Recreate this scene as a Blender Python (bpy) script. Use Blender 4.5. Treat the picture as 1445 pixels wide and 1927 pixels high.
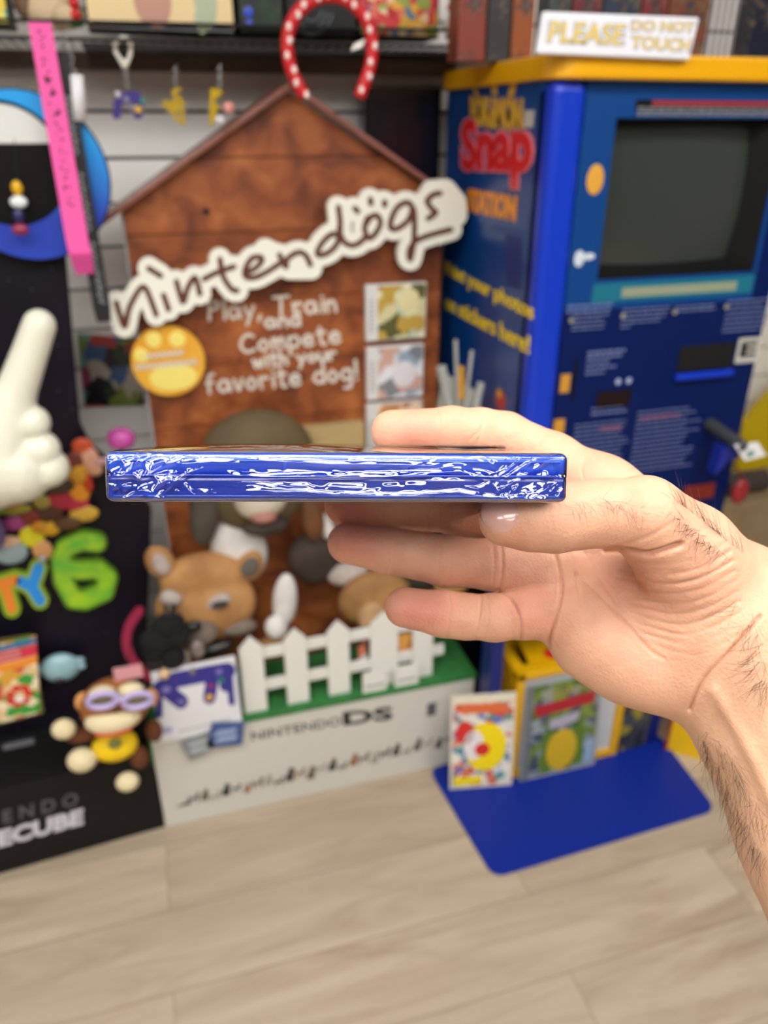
import bpy, math, random
import numpy as np
from mathutils import Vector, Matrix
random.seed(7); RNG = np.random.default_rng(7)
S = bpy.context.scene; COL = S.collection
for o in list(bpy.data.objects): bpy.data.objects.remove(o)

# ------------------------------------------------------------------ camera
F = 1450.0; PITCH = math.radians(26.6); YAW = math.radians(16.5); H = 1.5
hf = np.array([math.sin(YAW), math.cos(YAW), 0.]); cr = np.array([math.cos(YAW), -math.sin(YAW), 0.]); zz = np.array([0, 0, 1.])
cf = hf*math.cos(PITCH) - zz*math.sin(PITCH); cu = hf*math.sin(PITCH) + zz*math.cos(PITCH); CP = np.array([0, 0, H])
cam = bpy.data.cameras.new('camera'); camo = bpy.data.objects.new('camera', cam); COL.objects.link(camo)
camo.matrix_world = Matrix(((cr[0], cu[0], -cf[0], 0), (cr[1], cu[1], -cf[1], 0), (cr[2], cu[2], -cf[2], H), (0, 0, 0, 1)))
cam.sensor_fit = 'VERTICAL'; cam.sensor_height = 24.0; cam.lens = 24.0*F/1927; cam.clip_start = 0.01
cam.dof.use_dof = True; cam.dof.focus_distance = 0.236; cam.dof.aperture_fstop = cam.lens/2.5
S.camera = camo
S.view_settings.view_transform = 'Standard'; S.view_settings.look = 'None'
S.view_settings.exposure = -0.22; S.view_settings.gamma = 1.0
# ------------------------------------------------------------------ light: world + ceiling panels
LIGHT_STRENGTH = 14.0
w = bpy.data.worlds.new('world'); S.world = w; w.use_nodes = True
w.node_tree.nodes['Background'].inputs[0].default_value = (1, .98, .95, 1)
w.node_tree.nodes['Background'].inputs[1].default_value = 0.1
PANELS = [(-1.7, 0.0), (-0.25, 0.0), (1.2, 0.0), (-1.7, -1.2), (-0.25, -1.2), (1.2, -1.2), (-0.25, -2.4)]  # last panel is unseen, added behind the camera for wrap highlights and front fill
CEIL = 2.65

# ------------------------------------------------------------------ helpers
def ray(px, py):
    return cf + cr*((px-722.5)/F) - cu*((py-963.5)/F)
def onY(px, py, Y):
    d = ray(px, py); return CP + d*(Y/d[1])
def onX(px, py, X):
    d = ray(px, py); return CP + d*(X/d[0])
def onZ(px, py, Z=0.):
    d = ray(px, py); return CP + d*((Z-H)/d[2])
def atd(px, py, dep):
    return CP + ray(px, py)*dep
def lin(h):
    if isinstance(h, (tuple, list)): c = [v/255 for v in h]
    else: c = [int(h[i:i+2], 16)/255 for i in (0, 2, 4)]
    return tuple(v/12.92 if v <= .04045 else ((v+.055)/1.055)**2.4 for v in c) + (1,)
MATS = {}
def mat(name, h, rough=.5, metal=0., coat=0., bump=0., bscale=200., noise=0., nscale=8., h2=None, spec=.5, trans=0., alpha=1., stretch=None, emit=0.):
    if name in MATS: return MATS[name]
    m = bpy.data.materials.new(name); m.use_nodes = True; nt = m.node_tree; N = nt.nodes; L = nt.links
    b = N['Principled BSDF']; c = lin(h)
    b.inputs['Base Color'].default_value = c; b.inputs['Roughness'].default_value = rough; b.inputs['Metallic'].default_value = metal
    b.inputs['Coat Weight'].default_value = coat; b.inputs['Coat Roughness'].default_value = .08
    b.inputs['Specular IOR Level'].default_value = spec; b.inputs['Transmission Weight'].default_value = trans; b.inputs['Alpha'].default_value = alpha
    if emit: b.inputs['Emission Color'].default_value = c; b.inputs['Emission Strength'].default_value = emit
    if noise or bump or h2:
        tc = N.new('ShaderNodeTexCoord'); mp = N.new('ShaderNodeMapping'); L.new(tc.outputs['Object'], mp.inputs[0])
        if stretch: mp.inputs['Scale'].default_value = stretch
    if noise or h2:
        n = N.new('ShaderNodeTexNoise'); n.inputs['Scale'].default_value = nscale; n.inputs['Detail'].default_value = 5; L.new(mp.outputs[0], n.inputs[0])
        r = N.new('ShaderNodeValToRGB'); L.new(n.outputs[0], r.inputs[0])
        r.color_ramp.elements[0].position = .32; r.color_ramp.elements[1].position = .68
        c2 = lin(h2) if h2 else tuple(v*(1-noise) for v in c[:3]) + (1,)
        r.color_ramp.elements[0].color = c2; r.color_ramp.elements[1].color = c; L.new(r.outputs[0], b.inputs['Base Color'])
    if bump:
        n = N.new('ShaderNodeTexNoise'); n.inputs['Scale'].default_value = bscale; n.inputs['Detail'].default_value = 3; L.new(mp.outputs[0], n.inputs[0])
        bp = N.new('ShaderNodeBump'); bp.inputs['Strength'].default_value = bump; bp.inputs['Distance'].default_value = .002
        L.new(n.outputs[0], bp.inputs['Height']); L.new(bp.outputs[0], b.inputs['Normal'])
    MATS[name] = m; return m
def blotch(name, pal, scale=20., rough=.4, dist=.03, stretch=(1, 1, 1)):
    """printed picture: soft patches of a palette"""
    if name in MATS: return MATS[name]
    m = bpy.data.materials.new(name); m.use_nodes = True; nt = m.node_tree; N = nt.nodes; L = nt.links
    b = N['Principled BSDF']; b.inputs['Roughness'].default_value = rough
    tc = N.new('ShaderNodeTexCoord'); mp = N.new('ShaderNodeMapping'); mp.inputs['Scale'].default_value = stretch
    L.new(tc.outputs['Object'], mp.inputs[0])
    nz = N.new('ShaderNodeTexNoise'); nz.inputs['Scale'].default_value = scale*1.5; L.new(mp.outputs[0], nz.inputs[0])
    mx = N.new('ShaderNodeVectorMath'); mx.operation = 'MULTIPLY_ADD'; L.new(nz.outputs['Color'], mx.inputs[0]); mx.inputs[1].default_value = (dist,)*3; L.new(mp.outputs[0], mx.inputs[2])
    v = N.new('ShaderNodeTexVoronoi'); v.inputs['Scale'].default_value = scale; L.new(mx.outputs[0], v.inputs['Vector'])
    sp = N.new('ShaderNodeSeparateColor'); L.new(v.outputs['Color'], sp.inputs[0])
    r = N.new('ShaderNodeValToRGB'); cr_ = r.color_ramp; cr_.interpolation = 'CONSTANT'; L.new(sp.outputs[0], r.inputs[0])
    while len(cr_.elements) < len(pal): cr_.elements.new(.5)
    for i, c in enumerate(pal): cr_.elements[i].position = i/len(pal); cr_.elements[i].color = lin(c)
    L.new(r.outputs[0], b.inputs['Base Color']); MATS[name] = m; return m

class MB:
    def __init__(s): s.v = []; s.f = []; s.m = []; s.cm = 0
    def add(s, vs, fs):
        b = len(s.v); s.v += [tuple(map(float, p)) for p in vs]; s.f += [tuple(i+b for i in f) for f in fs]; s.m += [s.cm]*len(fs); return s
    def box(s, x0, x1, y0, y1, z0, z1):
        return s.add([(x, y, z) for x in (x0, x1) for y in (y0, y1) for z in (z0, z1)],
                     [(0, 1, 3, 2), (4, 6, 7, 5), (0, 4, 5, 1), (2, 3, 7, 6), (0, 2, 6, 4), (1, 5, 7, 3)])
    def obox(s, c, ax, ay, az):     # oriented box, half-axis vectors
        c, ax, ay, az = map(np.array, (c, ax, ay, az))
        return s.add([c+i*ax+j*ay+k*az for i in (-1, 1) for j in (-1, 1) for k in (-1, 1)],
                     [(0, 1, 3, 2), (4, 6, 7, 5), (0, 4, 5, 1), (2, 3, 7, 6), (0, 2, 6, 4), (1, 5, 7, 3)])
    def prism(s, pts, vec):         # planar polygon extruded by vec
        pts = [np.array(p, float) for p in pts]; vec = np.array(vec, float); n = len(pts)
        return s.add(pts + [p+vec for p in pts], [tuple(range(n)), tuple(range(2*n-1, n-1, -1))] + [(i, i+n, (i+1) % n+n, (i+1) % n) for i in range(n)])
    def tube(s, pts, rad, n=10, cap=True, flat=None):
        pts = [np.array(p, float) for p in pts]
        if not hasattr(rad, '__len__'): rad = [rad]*len(pts)
        vs = []; fs = []; up = None
        for i, p in enumerate(pts):
            t = pts[min(i+1, len(pts)-1)] - pts[max(i-1, 0)]; t = t/(np.linalg.norm(t)+1e-12)
            if up is None:
                up = np.cross(t, [0, 0, 1.]) if abs(t[2]) < .9 else np.cross(t, [0, 1., 0])
            up = up - t*np.dot(up, t); up /= np.linalg.norm(up)+1e-12; sd = np.cross(t, up)
            for k in range(n):
                a = 2*math.pi*k/n; vs.append(p + rad[i]*(up*math.cos(a)*(flat or 1) + sd*math.sin(a)))
        for i in range(len(pts)-1):
            for k in range(n): fs.append((i*n+k, i*n+(k+1) % n, (i+1)*n+(k+1) % n, (i+1)*n+k))
        if cap: fs += [tuple(range(n-1, -1, -1)), tuple(range((len(pts)-1)*n, len(pts)*n))]
        return s.add(vs, fs)
    def ell(s, c, r, R=None, nu=20, nv=12):
        if not hasattr(r, '__len__'): r = (r, r, r)
        vs = []; c = np.array(c, float)
        for j in range(1, nv):
            for i in range(nu):
                a = 2*math.pi*i/nu; b = math.pi*j/nv
                p = np.array([r[0]*math.sin(b)*math.cos(a), r[1]*math.sin(b)*math.sin(a), r[2]*math.cos(b)])
                if R is not None: p = R @ p
                vs.append(c+p)
        t = np.array([0, 0, r[2]]); t = R @ t if R is not None else t
        vs += [c+t, c-t]; T = len(vs)-2; fs = []
        for j in range(nv-2):
            for i in range(nu): fs.append((j*nu+i, (j+1)*nu+i, (j+1)*nu+(i+1) % nu, j*nu+(i+1) % nu))
        for i in range(nu): fs += [(T, i, (i+1) % nu), (T+1, (nv-2)*nu+(i+1) % nu, (nv-2)*nu+i)]
        return s.add(vs, fs)
    def capsule(s, a, b, ra, rb, n=14):
        a = np.array(a, float); b = np.array(b, float); t = (b-a); L = np.linalg.norm(t); t /= L+1e-12; ps = []; rs = []
        for k in range(6):
            q = math.pi/2*(1-k/5); ps.append(a - t*ra*math.sin(q)); rs.append(max(ra*math.cos(q), 1e-5))
        for k in range(6):
            q = math.pi/2*k/5; ps.append(b + t*rb*math.sin(q)); rs.append(max(rb*math.cos(q), 1e-5))
        return s.tube(ps, rs, n)
    def poly(s, pts): return s.add(pts, [tuple(range(len(pts)))])
WL = {}
def mk(name, mb, mats, parent=None, smooth=False, bevel=0., seg=2, label=None, cat=None, group=None, kind=None, subsurf=0):
    """link ONE mesh object; world-space vertices are re-based on the object's own origin"""
    V = np.array(mb.v, float); lo = V.min(0); hi = V.max(0); org = (lo+hi)/2
    if parent is None: org[2] = lo[2]
    me = bpy.data.meshes.new(name); me.from_pydata((V-org).tolist(), [], mb.f)
    if not isinstance(mats, (list, tuple)): mats = [mats]
    for m in mats: me.materials.append(m)
    if len(mats) > 1: me.polygons.foreach_set('material_index', mb.m)
    if smooth: me.polygons.foreach_set('use_smooth', [True]*len(me.polygons))
    me.update(); o = bpy.data.objects.new(name, me); COL.objects.link(o)
    if parent is not None: o.parent = parent; o.location = org - WL[parent.name]
    else: o.location = org
    WL[o.name] = org
    if bevel: b = o.modifiers.new('bevel', 'BEVEL'); b.width = bevel; b.segments = seg; b.limit_method = 'ANGLE'
    if subsurf: b = o.modifiers.new('sub', 'SUBSURF'); b.levels = subsurf; b.render_levels = subsurf
    if label: o['label'] = label
    if cat: o['category'] = cat
    if group: o['group'] = group
    if kind: o['kind'] = kind
    return o
def thing(name, loc, label, cat, group=None):
    o = bpy.data.objects.new(name, None); COL.objects.link(o); o.location = loc; WL[o.name] = np.array(loc, float); o.empty_display_size = .02
    o['label'] = label; o['category'] = cat
    if group: o['group'] = group
    return o
def dup(root, off, label=None):
    r = root.copy(); COL.objects.link(r); r.location = Vector(root.location) + Vector(off); WL[r.name] = WL[root.name] + np.array(off)
    if label: r['label'] = label
    for ch in list(root.children):
        c = ch.copy(); COL.objects.link(c); c.parent = r
        for g in list(ch.children):
            d = g.copy(); COL.objects.link(d); d.parent = c
    return r
def text(mb, st, O, U, V, N, th=.0006, bold=0., shear=0.):
    """lettering mapped so its bounding box fills O + u*U + v*V"""
    cu_ = bpy.data.curves.new('t', 'FONT'); cu_.body = st; cu_.extrude = .5; cu_.offset = bold; cu_.resolution_u = 3; cu_.shear = shear
    ob = bpy.data.objects.new('t', cu_); COL.objects.link(ob); dg = bpy.context.evaluated_depsgraph_get(); dg.update()
    me = ob.evaluated_get(dg).to_mesh(); P = np.empty(len(me.vertices)*3); me.vertices.foreach_get('co', P); P = P.reshape(-1, 3)
    fs = [tuple(p.vertices) for p in me.polygons]
    lo = P.min(0); hi = P.max(0); u = (P[:, 0]-lo[0])/(hi[0]-lo[0]); v = (P[:, 1]-lo[1])/(hi[1]-lo[1]); n = P[:, 2]+.5
    O, U, V, N = (np.array(a, float) for a in (O, U, V, N))
    W = O + u[:, None]*U + v[:, None]*V + (n*th)[:, None]*N
    mb.add(W, fs); ob.evaluated_get(dg).to_mesh_clear(); bpy.data.objects.remove(ob); bpy.data.curves.remove(cu_); return mb
def textq(mb, st, bl, br, tl, Y, th=.0006, bold=0., shear=0.):      # by three corners on the plane y = Y, facing the room
    a, b, c = onY(*bl, Y), onY(*br, Y), onY(*tl, Y); return text(mb, st, a, b-a, c-a, (0, -1, 0), th, bold, shear)
def sdf_plate(segs, r, fmap, vec, cell=3.):
    """merged outline of round strokes: segs = [(ax,ay,bx,by[,r])], marched on a grid, extruded by vec"""
    A = np.array([s[:4] for s in segs], float); R = np.array([s[4] if len(s) > 4 else r for s in segs])
    x0 = min(A[:, 0].min(), A[:, 2].min())-R.max()-2*cell; x1 = max(A[:, 0].max(), A[:, 2].max())+R.max()+2*cell
    y0 = min(A[:, 1].min(), A[:, 3].min())-R.max()-2*cell; y1 = max(A[:, 1].max(), A[:, 3].max())+R.max()+2*cell
    nx = int((x1-x0)/cell)+2; ny = int((y1-y0)/cell)+2; X, Y = np.meshgrid(x0+cell*np.arange(nx), y0+cell*np.arange(ny), indexing='ij'); D = np.full(X.shape, 1e9)
    for (ax, ay, bx, by), rr in zip(A, R):
        dx, dy = bx-ax, by-ay; L = dx*dx+dy*dy+1e-9; t = np.clip(((X-ax)*dx+(Y-ay)*dy)/L, 0, 1)
        D = np.minimum(D, np.hypot(X-ax-t*dx, Y-ay-t*dy)-rr)
    D[np.abs(D) < 1e-6] = 1e-6
    vid = {}; vs = []; fs = []; edges = []
    def vert(key, x, y):
        if key not in vid: vid[key] = len(vs); vs.append((x, y))
        return vid[key]
    for i in range(nx-1):
        for j in range(ny-1):
            cs = [(i, j), (i+1, j), (i+1, j+1), (i, j+1)]; d = [D[c] for c in cs]
            if min(d) > 0: continue
            if max(d) < 0: fs.append([vert(c, X[c], Y[c]) for c in cs]); continue
            pl = []; cross = []
            for k in range(4):
                a, b = cs[k], cs[(k+1) % 4]; da, db = d[k], d[(k+1) % 4]
                if da < 0: pl.append(vert(a, X[a], Y[a]))
                if (da < 0) != (db < 0):
                    t = da/(da-db); key = (min(a, b), max(a, b)); q = vert(key, X[a]+t*(X[b]-X[a]), Y[a]+t*(Y[b]-Y[a])); pl.append(q); cross.append((q, da < 0))
            if len(pl) > 2: fs.append(pl)
            if len(cross) == 2: edges.append((cross[0][0], cross[1][0]) if cross[0][1] else (cross[1][0], cross[0][0]))
    n = len(vs); F3 = [np.array(fmap(x, y), float) for x, y in vs]; vec = np.array(vec, float)
    allv = F3 + [p+vec for p in F3]; faces = [tuple(f) for f in fs] + [tuple(reversed([i+n for i in f])) for f in fs] + [(a, b, b+n, a+n) for a, b in edges]
    mb = MB(); mb.add(allv, faces); return mb
def pl2seg(polys, r=None):
    out = []
    for p in polys:
        for a, b in zip(p[:-1], p[1:]): out.append((a[0], a[1], b[0], b[1]) + ((r,) if r else ()))
        if len(p) == 1: out.append((p[0][0], p[0][1], p[0][0]+.01, p[0][1]) + ((r,) if r else ()))
    return out
def spl(p, n=5):   # Catmull-Rom through 2-D/3-D points
    p = [np.array(q, float) for q in p]; P = [p[0]] + p + [p[-1]]; out = []
    for i in range(1, len(P)-2):
        for k in range(n):
            t = k/n; a, b, c, d = P[i-1], P[i], P[i+1], P[i+2]
            out.append(.5*((2*b)+(-a+c)*t+(2*a-5*b+4*c-d)*t*t+(-a+3*b-3*c+d)*t**3))
    out.append(p[-1]); return out
def bars(mb, x0, x1, ztop, rows, dz, h, Y, rnd, slope=0., ln=None):   # rows of unreadably small print, word by word
    for r in range(rows):
        x = x0; e = x0 + (x1-x0)*(ln[r] if ln else rnd.uniform(.75, 1.))
        while x < e:
            wd = rnd.uniform(.006, .018); z = ztop-r*dz; mb.box(x, min(x+wd, e), Y-.0004, Y, z-h, z); x += wd+.0025
    return mb
GL = {'P': [[(0, 0), (.05, 1)], [(.05, 1), (.45, .95), (.5, .7), (.05, .5)]], 'l': [[(.1, 1.05), (.1, 0)]], 'a': [[(.5, .55), (.2, .6), (0, .3), (.2, 0), (.45, .15), (.5, .55), (.6, 0)]],
 'y': [[(0, .6), (.22, .1)], [(.5, .6), (.1, -.4)]], ',': [[(.1, .05), (0, -.2)]], 'T': [[(0, 1), (.8, 1.02)], [(.4, 1), (.35, 0)]], 'r': [[(0, .6), (.05, 0)], [(.03, .4), (.25, .6), (.4, .52)]],
 'i': [[(.08, .58), (.08, 0)], [(.08, .85), (.09, .87)]], 'n': [[(0, .6), (.03, 0)], [(.03, .4), (.28, .6), (.42, .4), (.45, 0)]], 'd': [[(.5, .5), (.2, .58), (0, .25), (.25, 0), (.5, .2)], [(.52, 1.05), (.52, 0)]],
 'C': [[(.65, .85), (.4, 1), (.08, .75), (0, .35), (.25, .02), (.65, .1)]], 'o': [[(.25, .6), (0, .3), (.22, 0), (.48, .3), (.25, .6)]], 'm': [[(0, .6), (.02, 0)], [(.02, .4), (.2, .6), (.3, 0)], [(.3, .4), (.5, .6), (.62, 0)]],
 'p': [[(0, .6), (.02, -.4)], [(.02, .5), (.35, .6), (.48, .3), (.3, .02), (.03, .1)]], 'e': [[(0, .3), (.45, .35), (.3, .6), (.05, .45), (.05, .12), (.25, 0), (.48, .1)]], 't': [[(.18, .95), (.2, .05), (.4, 0)], [(0, .65), (.42, .68)]],
 'w': [[(0, .6), (.15, 0), (.3, .5), (.48, 0), (.62, .6)]], 'h': [[(.02, 1.05), (.02, 0)], [(.02, .35), (.25, .58), (.42, .35), (.42, 0)]], 'u': [[(0, .6), (.05, .1), (.3, .02), (.45, .2), (.47, .6), (.5, 0)]],
 'f': [[(.4, 1), (.18, .95), (.12, .6), (.12, 0)], [(0, .55), (.35, .58)]], 'v': [[(0, .6), (.2, 0), (.42, .6)]], 'g': [[(.45, .5), (.2, .6), (0, .3), (.2, .02), (.45, .2)], [(.48, .6), (.45, -.3), (.1, -.4)]], '!': [[(.08, 1.05), (.06, .3)], [(.05, .02), (.06, .03)]], ' ': []}
def hand_text(st, bl, br, hpx):   # strokes in photo-pixel coordinates from a baseline
    bl = np.array(bl, float); br = np.array(br, float); u = br-bl; L = np.linalg.norm(u); u /= L; vn = np.array([u[1], -u[0]])
    adv = []
    for c in st: m = max([q[0] for s in GL[c] for q in s], default=.3); adv.append(m+.22)
    sx = L/(sum(adv)-.22); x = 0; out = []
    for c, a in zip(st, adv):
        for s in GL[c]:
            out.append([tuple(bl + u*(x+q[0])*sx + vn*q[1]*hpx) for q in (spl(s, 4) if len(s) > 2 else s)])
        x += a
    return out
# ================================================================== THE SETTING
def floor_mat():
    m = bpy.data.materials.new('wood_plank_floor'); m.use_nodes = True; N = m.node_tree.nodes; L = m.node_tree.links; b = N['Principled BSDF']
    tc = N.new('ShaderNodeTexCoord'); mp = N.new('ShaderNodeMapping'); L.new(tc.outputs['Object'], mp.inputs[0]); mp.inputs['Location'].default_value = (.33, .03, 0)
    br = N.new('ShaderNodeTexBrick'); L.new(mp.outputs[0], br.inputs[0]); br.offset = .37; br.inputs['Scale'].default_value = 1
    br.inputs['Brick Width'].default_value = 1.2; br.inputs['Row Height'].default_value = .18; br.inputs['Mortar Size'].default_value = .0012
    br.inputs['Color1'].default_value = (0, 0, 0, 1); br.inputs['Color2'].default_value = (1, 1, 1, 1); br.inputs['Mortar'].default_value = (.5, .5, .5, 1); br.inputs['Mortar Smooth'].default_value = .3
    # per plank shift of the grain
    sc = N.new('ShaderNodeVectorMath'); sc.operation = 'MULTIPLY_ADD'; L.new(br.outputs['Color'], sc.inputs[0]); sc.inputs[1].default_value = (3.1, 1.7, 5.); L.new(mp.outputs[0], sc.inputs[2])
    m2 = N.new('ShaderNodeMapping'); L.new(sc.outputs[0], m2.inputs[0]); m2.inputs['Scale'].default_value = (1.6, 11, 1)
    n1 = N.new('ShaderNodeTexNoise'); n1.inputs['Scale'].default_value = 1.6; n1.inputs['Detail'].default_value = 8; n1.inputs['Roughness'].default_value = .62; n1.inputs['Distortion'].default_value = .9; L.new(m2.outputs[0], n1.inputs[0])
    r = N.new('ShaderNodeValToRGB'); L.new(n1.outputs[0], r.inputs[0]); e = r.color_ramp.elements
    e[0].position = .28; e[0].color = lin('86705a'); e[1].position = .72; e[1].color = lin('cdbda6')
    q = r.color_ramp.elements.new(.42); q.color = lin('a8937b'); q = r.color_ramp.elements.new(.55); q.color = lin('bba890')
    n2 = N.new('ShaderNodeTexNoise'); n2.inputs['Scale'].default_value = 2.2; L.new(mp.outputs[0], n2.inputs[0])
    g = N.new('ShaderNodeMixRGB'); g.blend_type = 'MIX'; L.new(n2.outputs[0], g.inputs[0]); L.new(r.outputs[0], g.inputs[1]); g.inputs[2].default_value = lin('b5a590')
    g2 = N.new('ShaderNodeMixRGB'); g2.blend_type = 'MULTIPLY'; L.new(br.outputs['Fac'], g2.inputs[0]); L.new(g.outputs[0], g2.inputs[1]); g2.inputs[2].default_value = (.62, .58, .54, 1)
    tint = N.new('ShaderNodeMixRGB'); tint.blend_type = 'MULTIPLY'; tint.inputs[0].default_value = .16; L.new(g2.outputs[0], tint.inputs[1]); L.new(br.outputs['Color'], tint.inputs[2])
    L.new(tint.outputs[0], b.inputs['Base Color']); b.inputs['Roughness'].default_value = .5
    return m
mb = MB(); mb.box(-3, 3.4, -3.5, 1.95, -.05, 0); fl = mk('floor', mb, floor_mat(), kind='structure')
mb = MB(); mb.box(-3, 3.4, -3.5, 1.95, CEIL, CEIL+.05); mk('ceiling', mb, mat('ceiling_tile', 'b4b0a8', .9, bump=.3, bscale=60), kind='structure')
wallp = mat('painted_wall', '7d766c', .8, bump=.1, bscale=90)
mb = MB(); mb.box(-3.05, -3, -3.5, 1.95, 0, CEIL); mk('wall_left', mb, wallp, kind='structure')
mb = MB(); mb.box(3.4, 3.45, -3.5, 1.95, 0, CEIL); mk('wall_right', mb, wallp, kind='structure')
mb = MB(); mb.box(-3, 3.4, -3.55, -3.5, 0, CEIL); mk('wall_behind', mb, wallp, kind='structure')
# slatwall: grooved boards over a dark backing
mb = MB(); mb.cm = 1; mb.box(-3, 3.4, 1.875, 1.95, 0, CEIL); mb.cm = 0
z = 1.5275 - .0875*17
while z < CEIL-.09:
    if abs(z+.0825-1.6125) < .02: pass
    mb.box(-3, 3.4, 1.85, 1.876, max(z+.0035, 0.0), z+.084); z += .0875
mk('wall_back', mb, [mat('slatwall_board', 'f4f1ec', .5), mat('slatwall_groove', '4a4038', .8)], kind='structure')
mb = MB(); mb.box(-3, 3.4, 1.80, 1.85, 1.598, 1.628); mk('trim_1', mb, mat('brown_rail', '6b5a50', .6), kind='structure')
# ceiling lights
fr = mat('light_frame', 'e8e8e8', .5); df = bpy.data.materials.new('light_diffuser'); df.use_nodes = True
nt = df.node_tree; nt.nodes.clear(); em = nt.nodes.new('ShaderNodeEmission'); ou = nt.nodes.new('ShaderNodeOutputMaterial'); nt.links.new(em.outputs[0], ou.inputs[0])
em.inputs[0].default_value = (1, .975, .94, 1); em.inputs[1].default_value = LIGHT_STRENGTH
for i, (x, y) in enumerate(PANELS):
    t = thing('ceiling_light', (x, y, CEIL-.03), 'flat white ceiling light panel', 'light', 'ceiling light panels')
    m1 = MB(); m1.box(x-.62, x+.62, y-.32, y-.3, CEIL-.03, CEIL); m1.box(x-.62, x+.62, y+.3, y+.32, CEIL-.03, CEIL); m1.box(x-.62, x-.6, y-.3, y+.3, CEIL-.03, CEIL); m1.box(x+.6, x+.62, y-.3, y+.3, CEIL-.03, CEIL)
    mk('frame', m1, fr, t); m2 = MB(); m2.box(x-.6, x+.6, y-.3, y+.3, CEIL-.022, CEIL-.012); mk('diffuser', m2, df, t)

# ================================================================== DOGHOUSE DISPLAY STAND
def wood_mat():
    m = bpy.data.materials.new('doghouse_wood'); m.use_nodes = True; N = m.node_tree.nodes; L = m.node_tree.links; b = N['Principled BSDF']
    tc = N.new('ShaderNodeTexCoord'); mp = N.new('ShaderNodeMapping'); L.new(tc.outputs['Object'], mp.inputs[0]); mp.inputs['Scale'].default_value = (1, 1, 1.1)
    n = N.new('ShaderNodeTexNoise'); n.inputs['Scale'].default_value = 13; n.inputs['Detail'].default_value = 6; n.inputs['Distortion'].default_value = .8; L.new(mp.outputs[0], n.inputs[0])
    r = N.new('ShaderNodeValToRGB'); L.new(n.outputs[0], r.inputs[0]); e = r.color_ramp.elements
    e[0].position = .33; e[0].color = lin('5f2c12'); e[1].position = .7; e[1].color = lin('a5612f'); q = e.new(.5); q.color = lin('86451f')
    L.new(r.outputs[0], b.inputs['Base Color']); b.inputs['Roughness'].default_value = .5; return m
WOOD = wood_mat(); DW = mat('wood_seam', '4a2112', .7); ROOFM = mat('roof_print', '8a5548', .4, noise=.25, nscale=30, stretch=(.3, 1, 3), coat=.2); CREAM = mat('cream_board', 'e6e6da', .45)
st = thing('dog_game_display', (.27, 1.55, 0), 'wood-print doghouse store display with gabled roof, handwritten sign and white fenced base', 'display stand')
YB = 1.60
def XZ(x, z, y): return (x, y, z)
# plank board: pentagon
mb = MB(); ridge = (.291, 1.556)
zs = [.28, .41, .541, .671, .80, .929, 1.058, 1.187, 1.316, 1.448, 1.60]; XL, XR = -.032, .60
def xl_at(z): return XL if z < 1.36 else XL + (z-1.36)/(1.556-1.36)*(ridge[0]-XL)
def xr_at(z): return XR if z < 1.365 else XR + (z-1.365)/(1.556-1.365)*(ridge[0]-XR)
for a, b in zip(zs[:-1], zs[1:]):
    a2, b2 = a+.0012, min(b-.0012, 1.556); ks = sorted({a2, b2} | {k for k in (1.36, 1.365) if a2 < k < b2})
    pts = [(xl_at(k), YB, k) for k in ks] + [(xr_at(k), YB, k) for k in reversed(ks)]
    if b2 >= 1.5559: pts = [p for p in pts if not (p[2] >= 1.5559)] + []; pts = [(xl_at(k), YB, k) for k in ks if k < 1.5559] + [(ridge[0], YB, 1.556)] + [(xr_at(k), YB, k) for k in reversed(ks) if k < 1.5559]
    mb.prism(pts, (0, .02, 0))
mb.cm = 1; mb.prism([(XL+.002, YB+.004, .28), (XR-.002, YB+.004, .28), (XR-.002, YB+.004, 1.36), (ridge[0], YB+.004, 1.552), (XL+.002, YB+.004, 1.356)], (0, .015, 0))
mk('plank_board', mb, [WOOD, DW], st)
mb = MB(); mb.box(XL-.004, XL+.0, YB-.0, YB+.08, .28, 1.36); mk('side_panel', mb, mat('grey_side', '8f9499', .5), st)
# roof slabs with thickness and overhang
def slab(A, B, name, y0=1.572, y1=1.70, th=.010):
    A = np.array(A); B = np.array(B); m = MB()
    n = np.array([-(B-A)[1], (B-A)[0]]); n = n/np.linalg.norm(n)*th
    if n[1] < 0: n = -n
    m.prism([(A[0], y0, A[1]), (B[0], y0, B[1]), (B[0]+n[0], y0, B[1]+n[1]), (A[0]+n[0], y0, A[1]+n[1])], (0, y1-y0, 0)); mk(name, m, ROOFM, st, bevel=.002)
slab((-.070, 1.337), (.291, 1.561), 'roof_panel'); slab((.291, 1.561), (.618, 1.358), 'roof_panel')
for i, pxy in enumerate(((388, 398),)):
    p = onY(*pxy, YB-.001); m = MB(); m.ell(p, (.006, .002, .006)); mk('screw_hole', m, mat('hole_black', '0a0605', .8), st)
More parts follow.
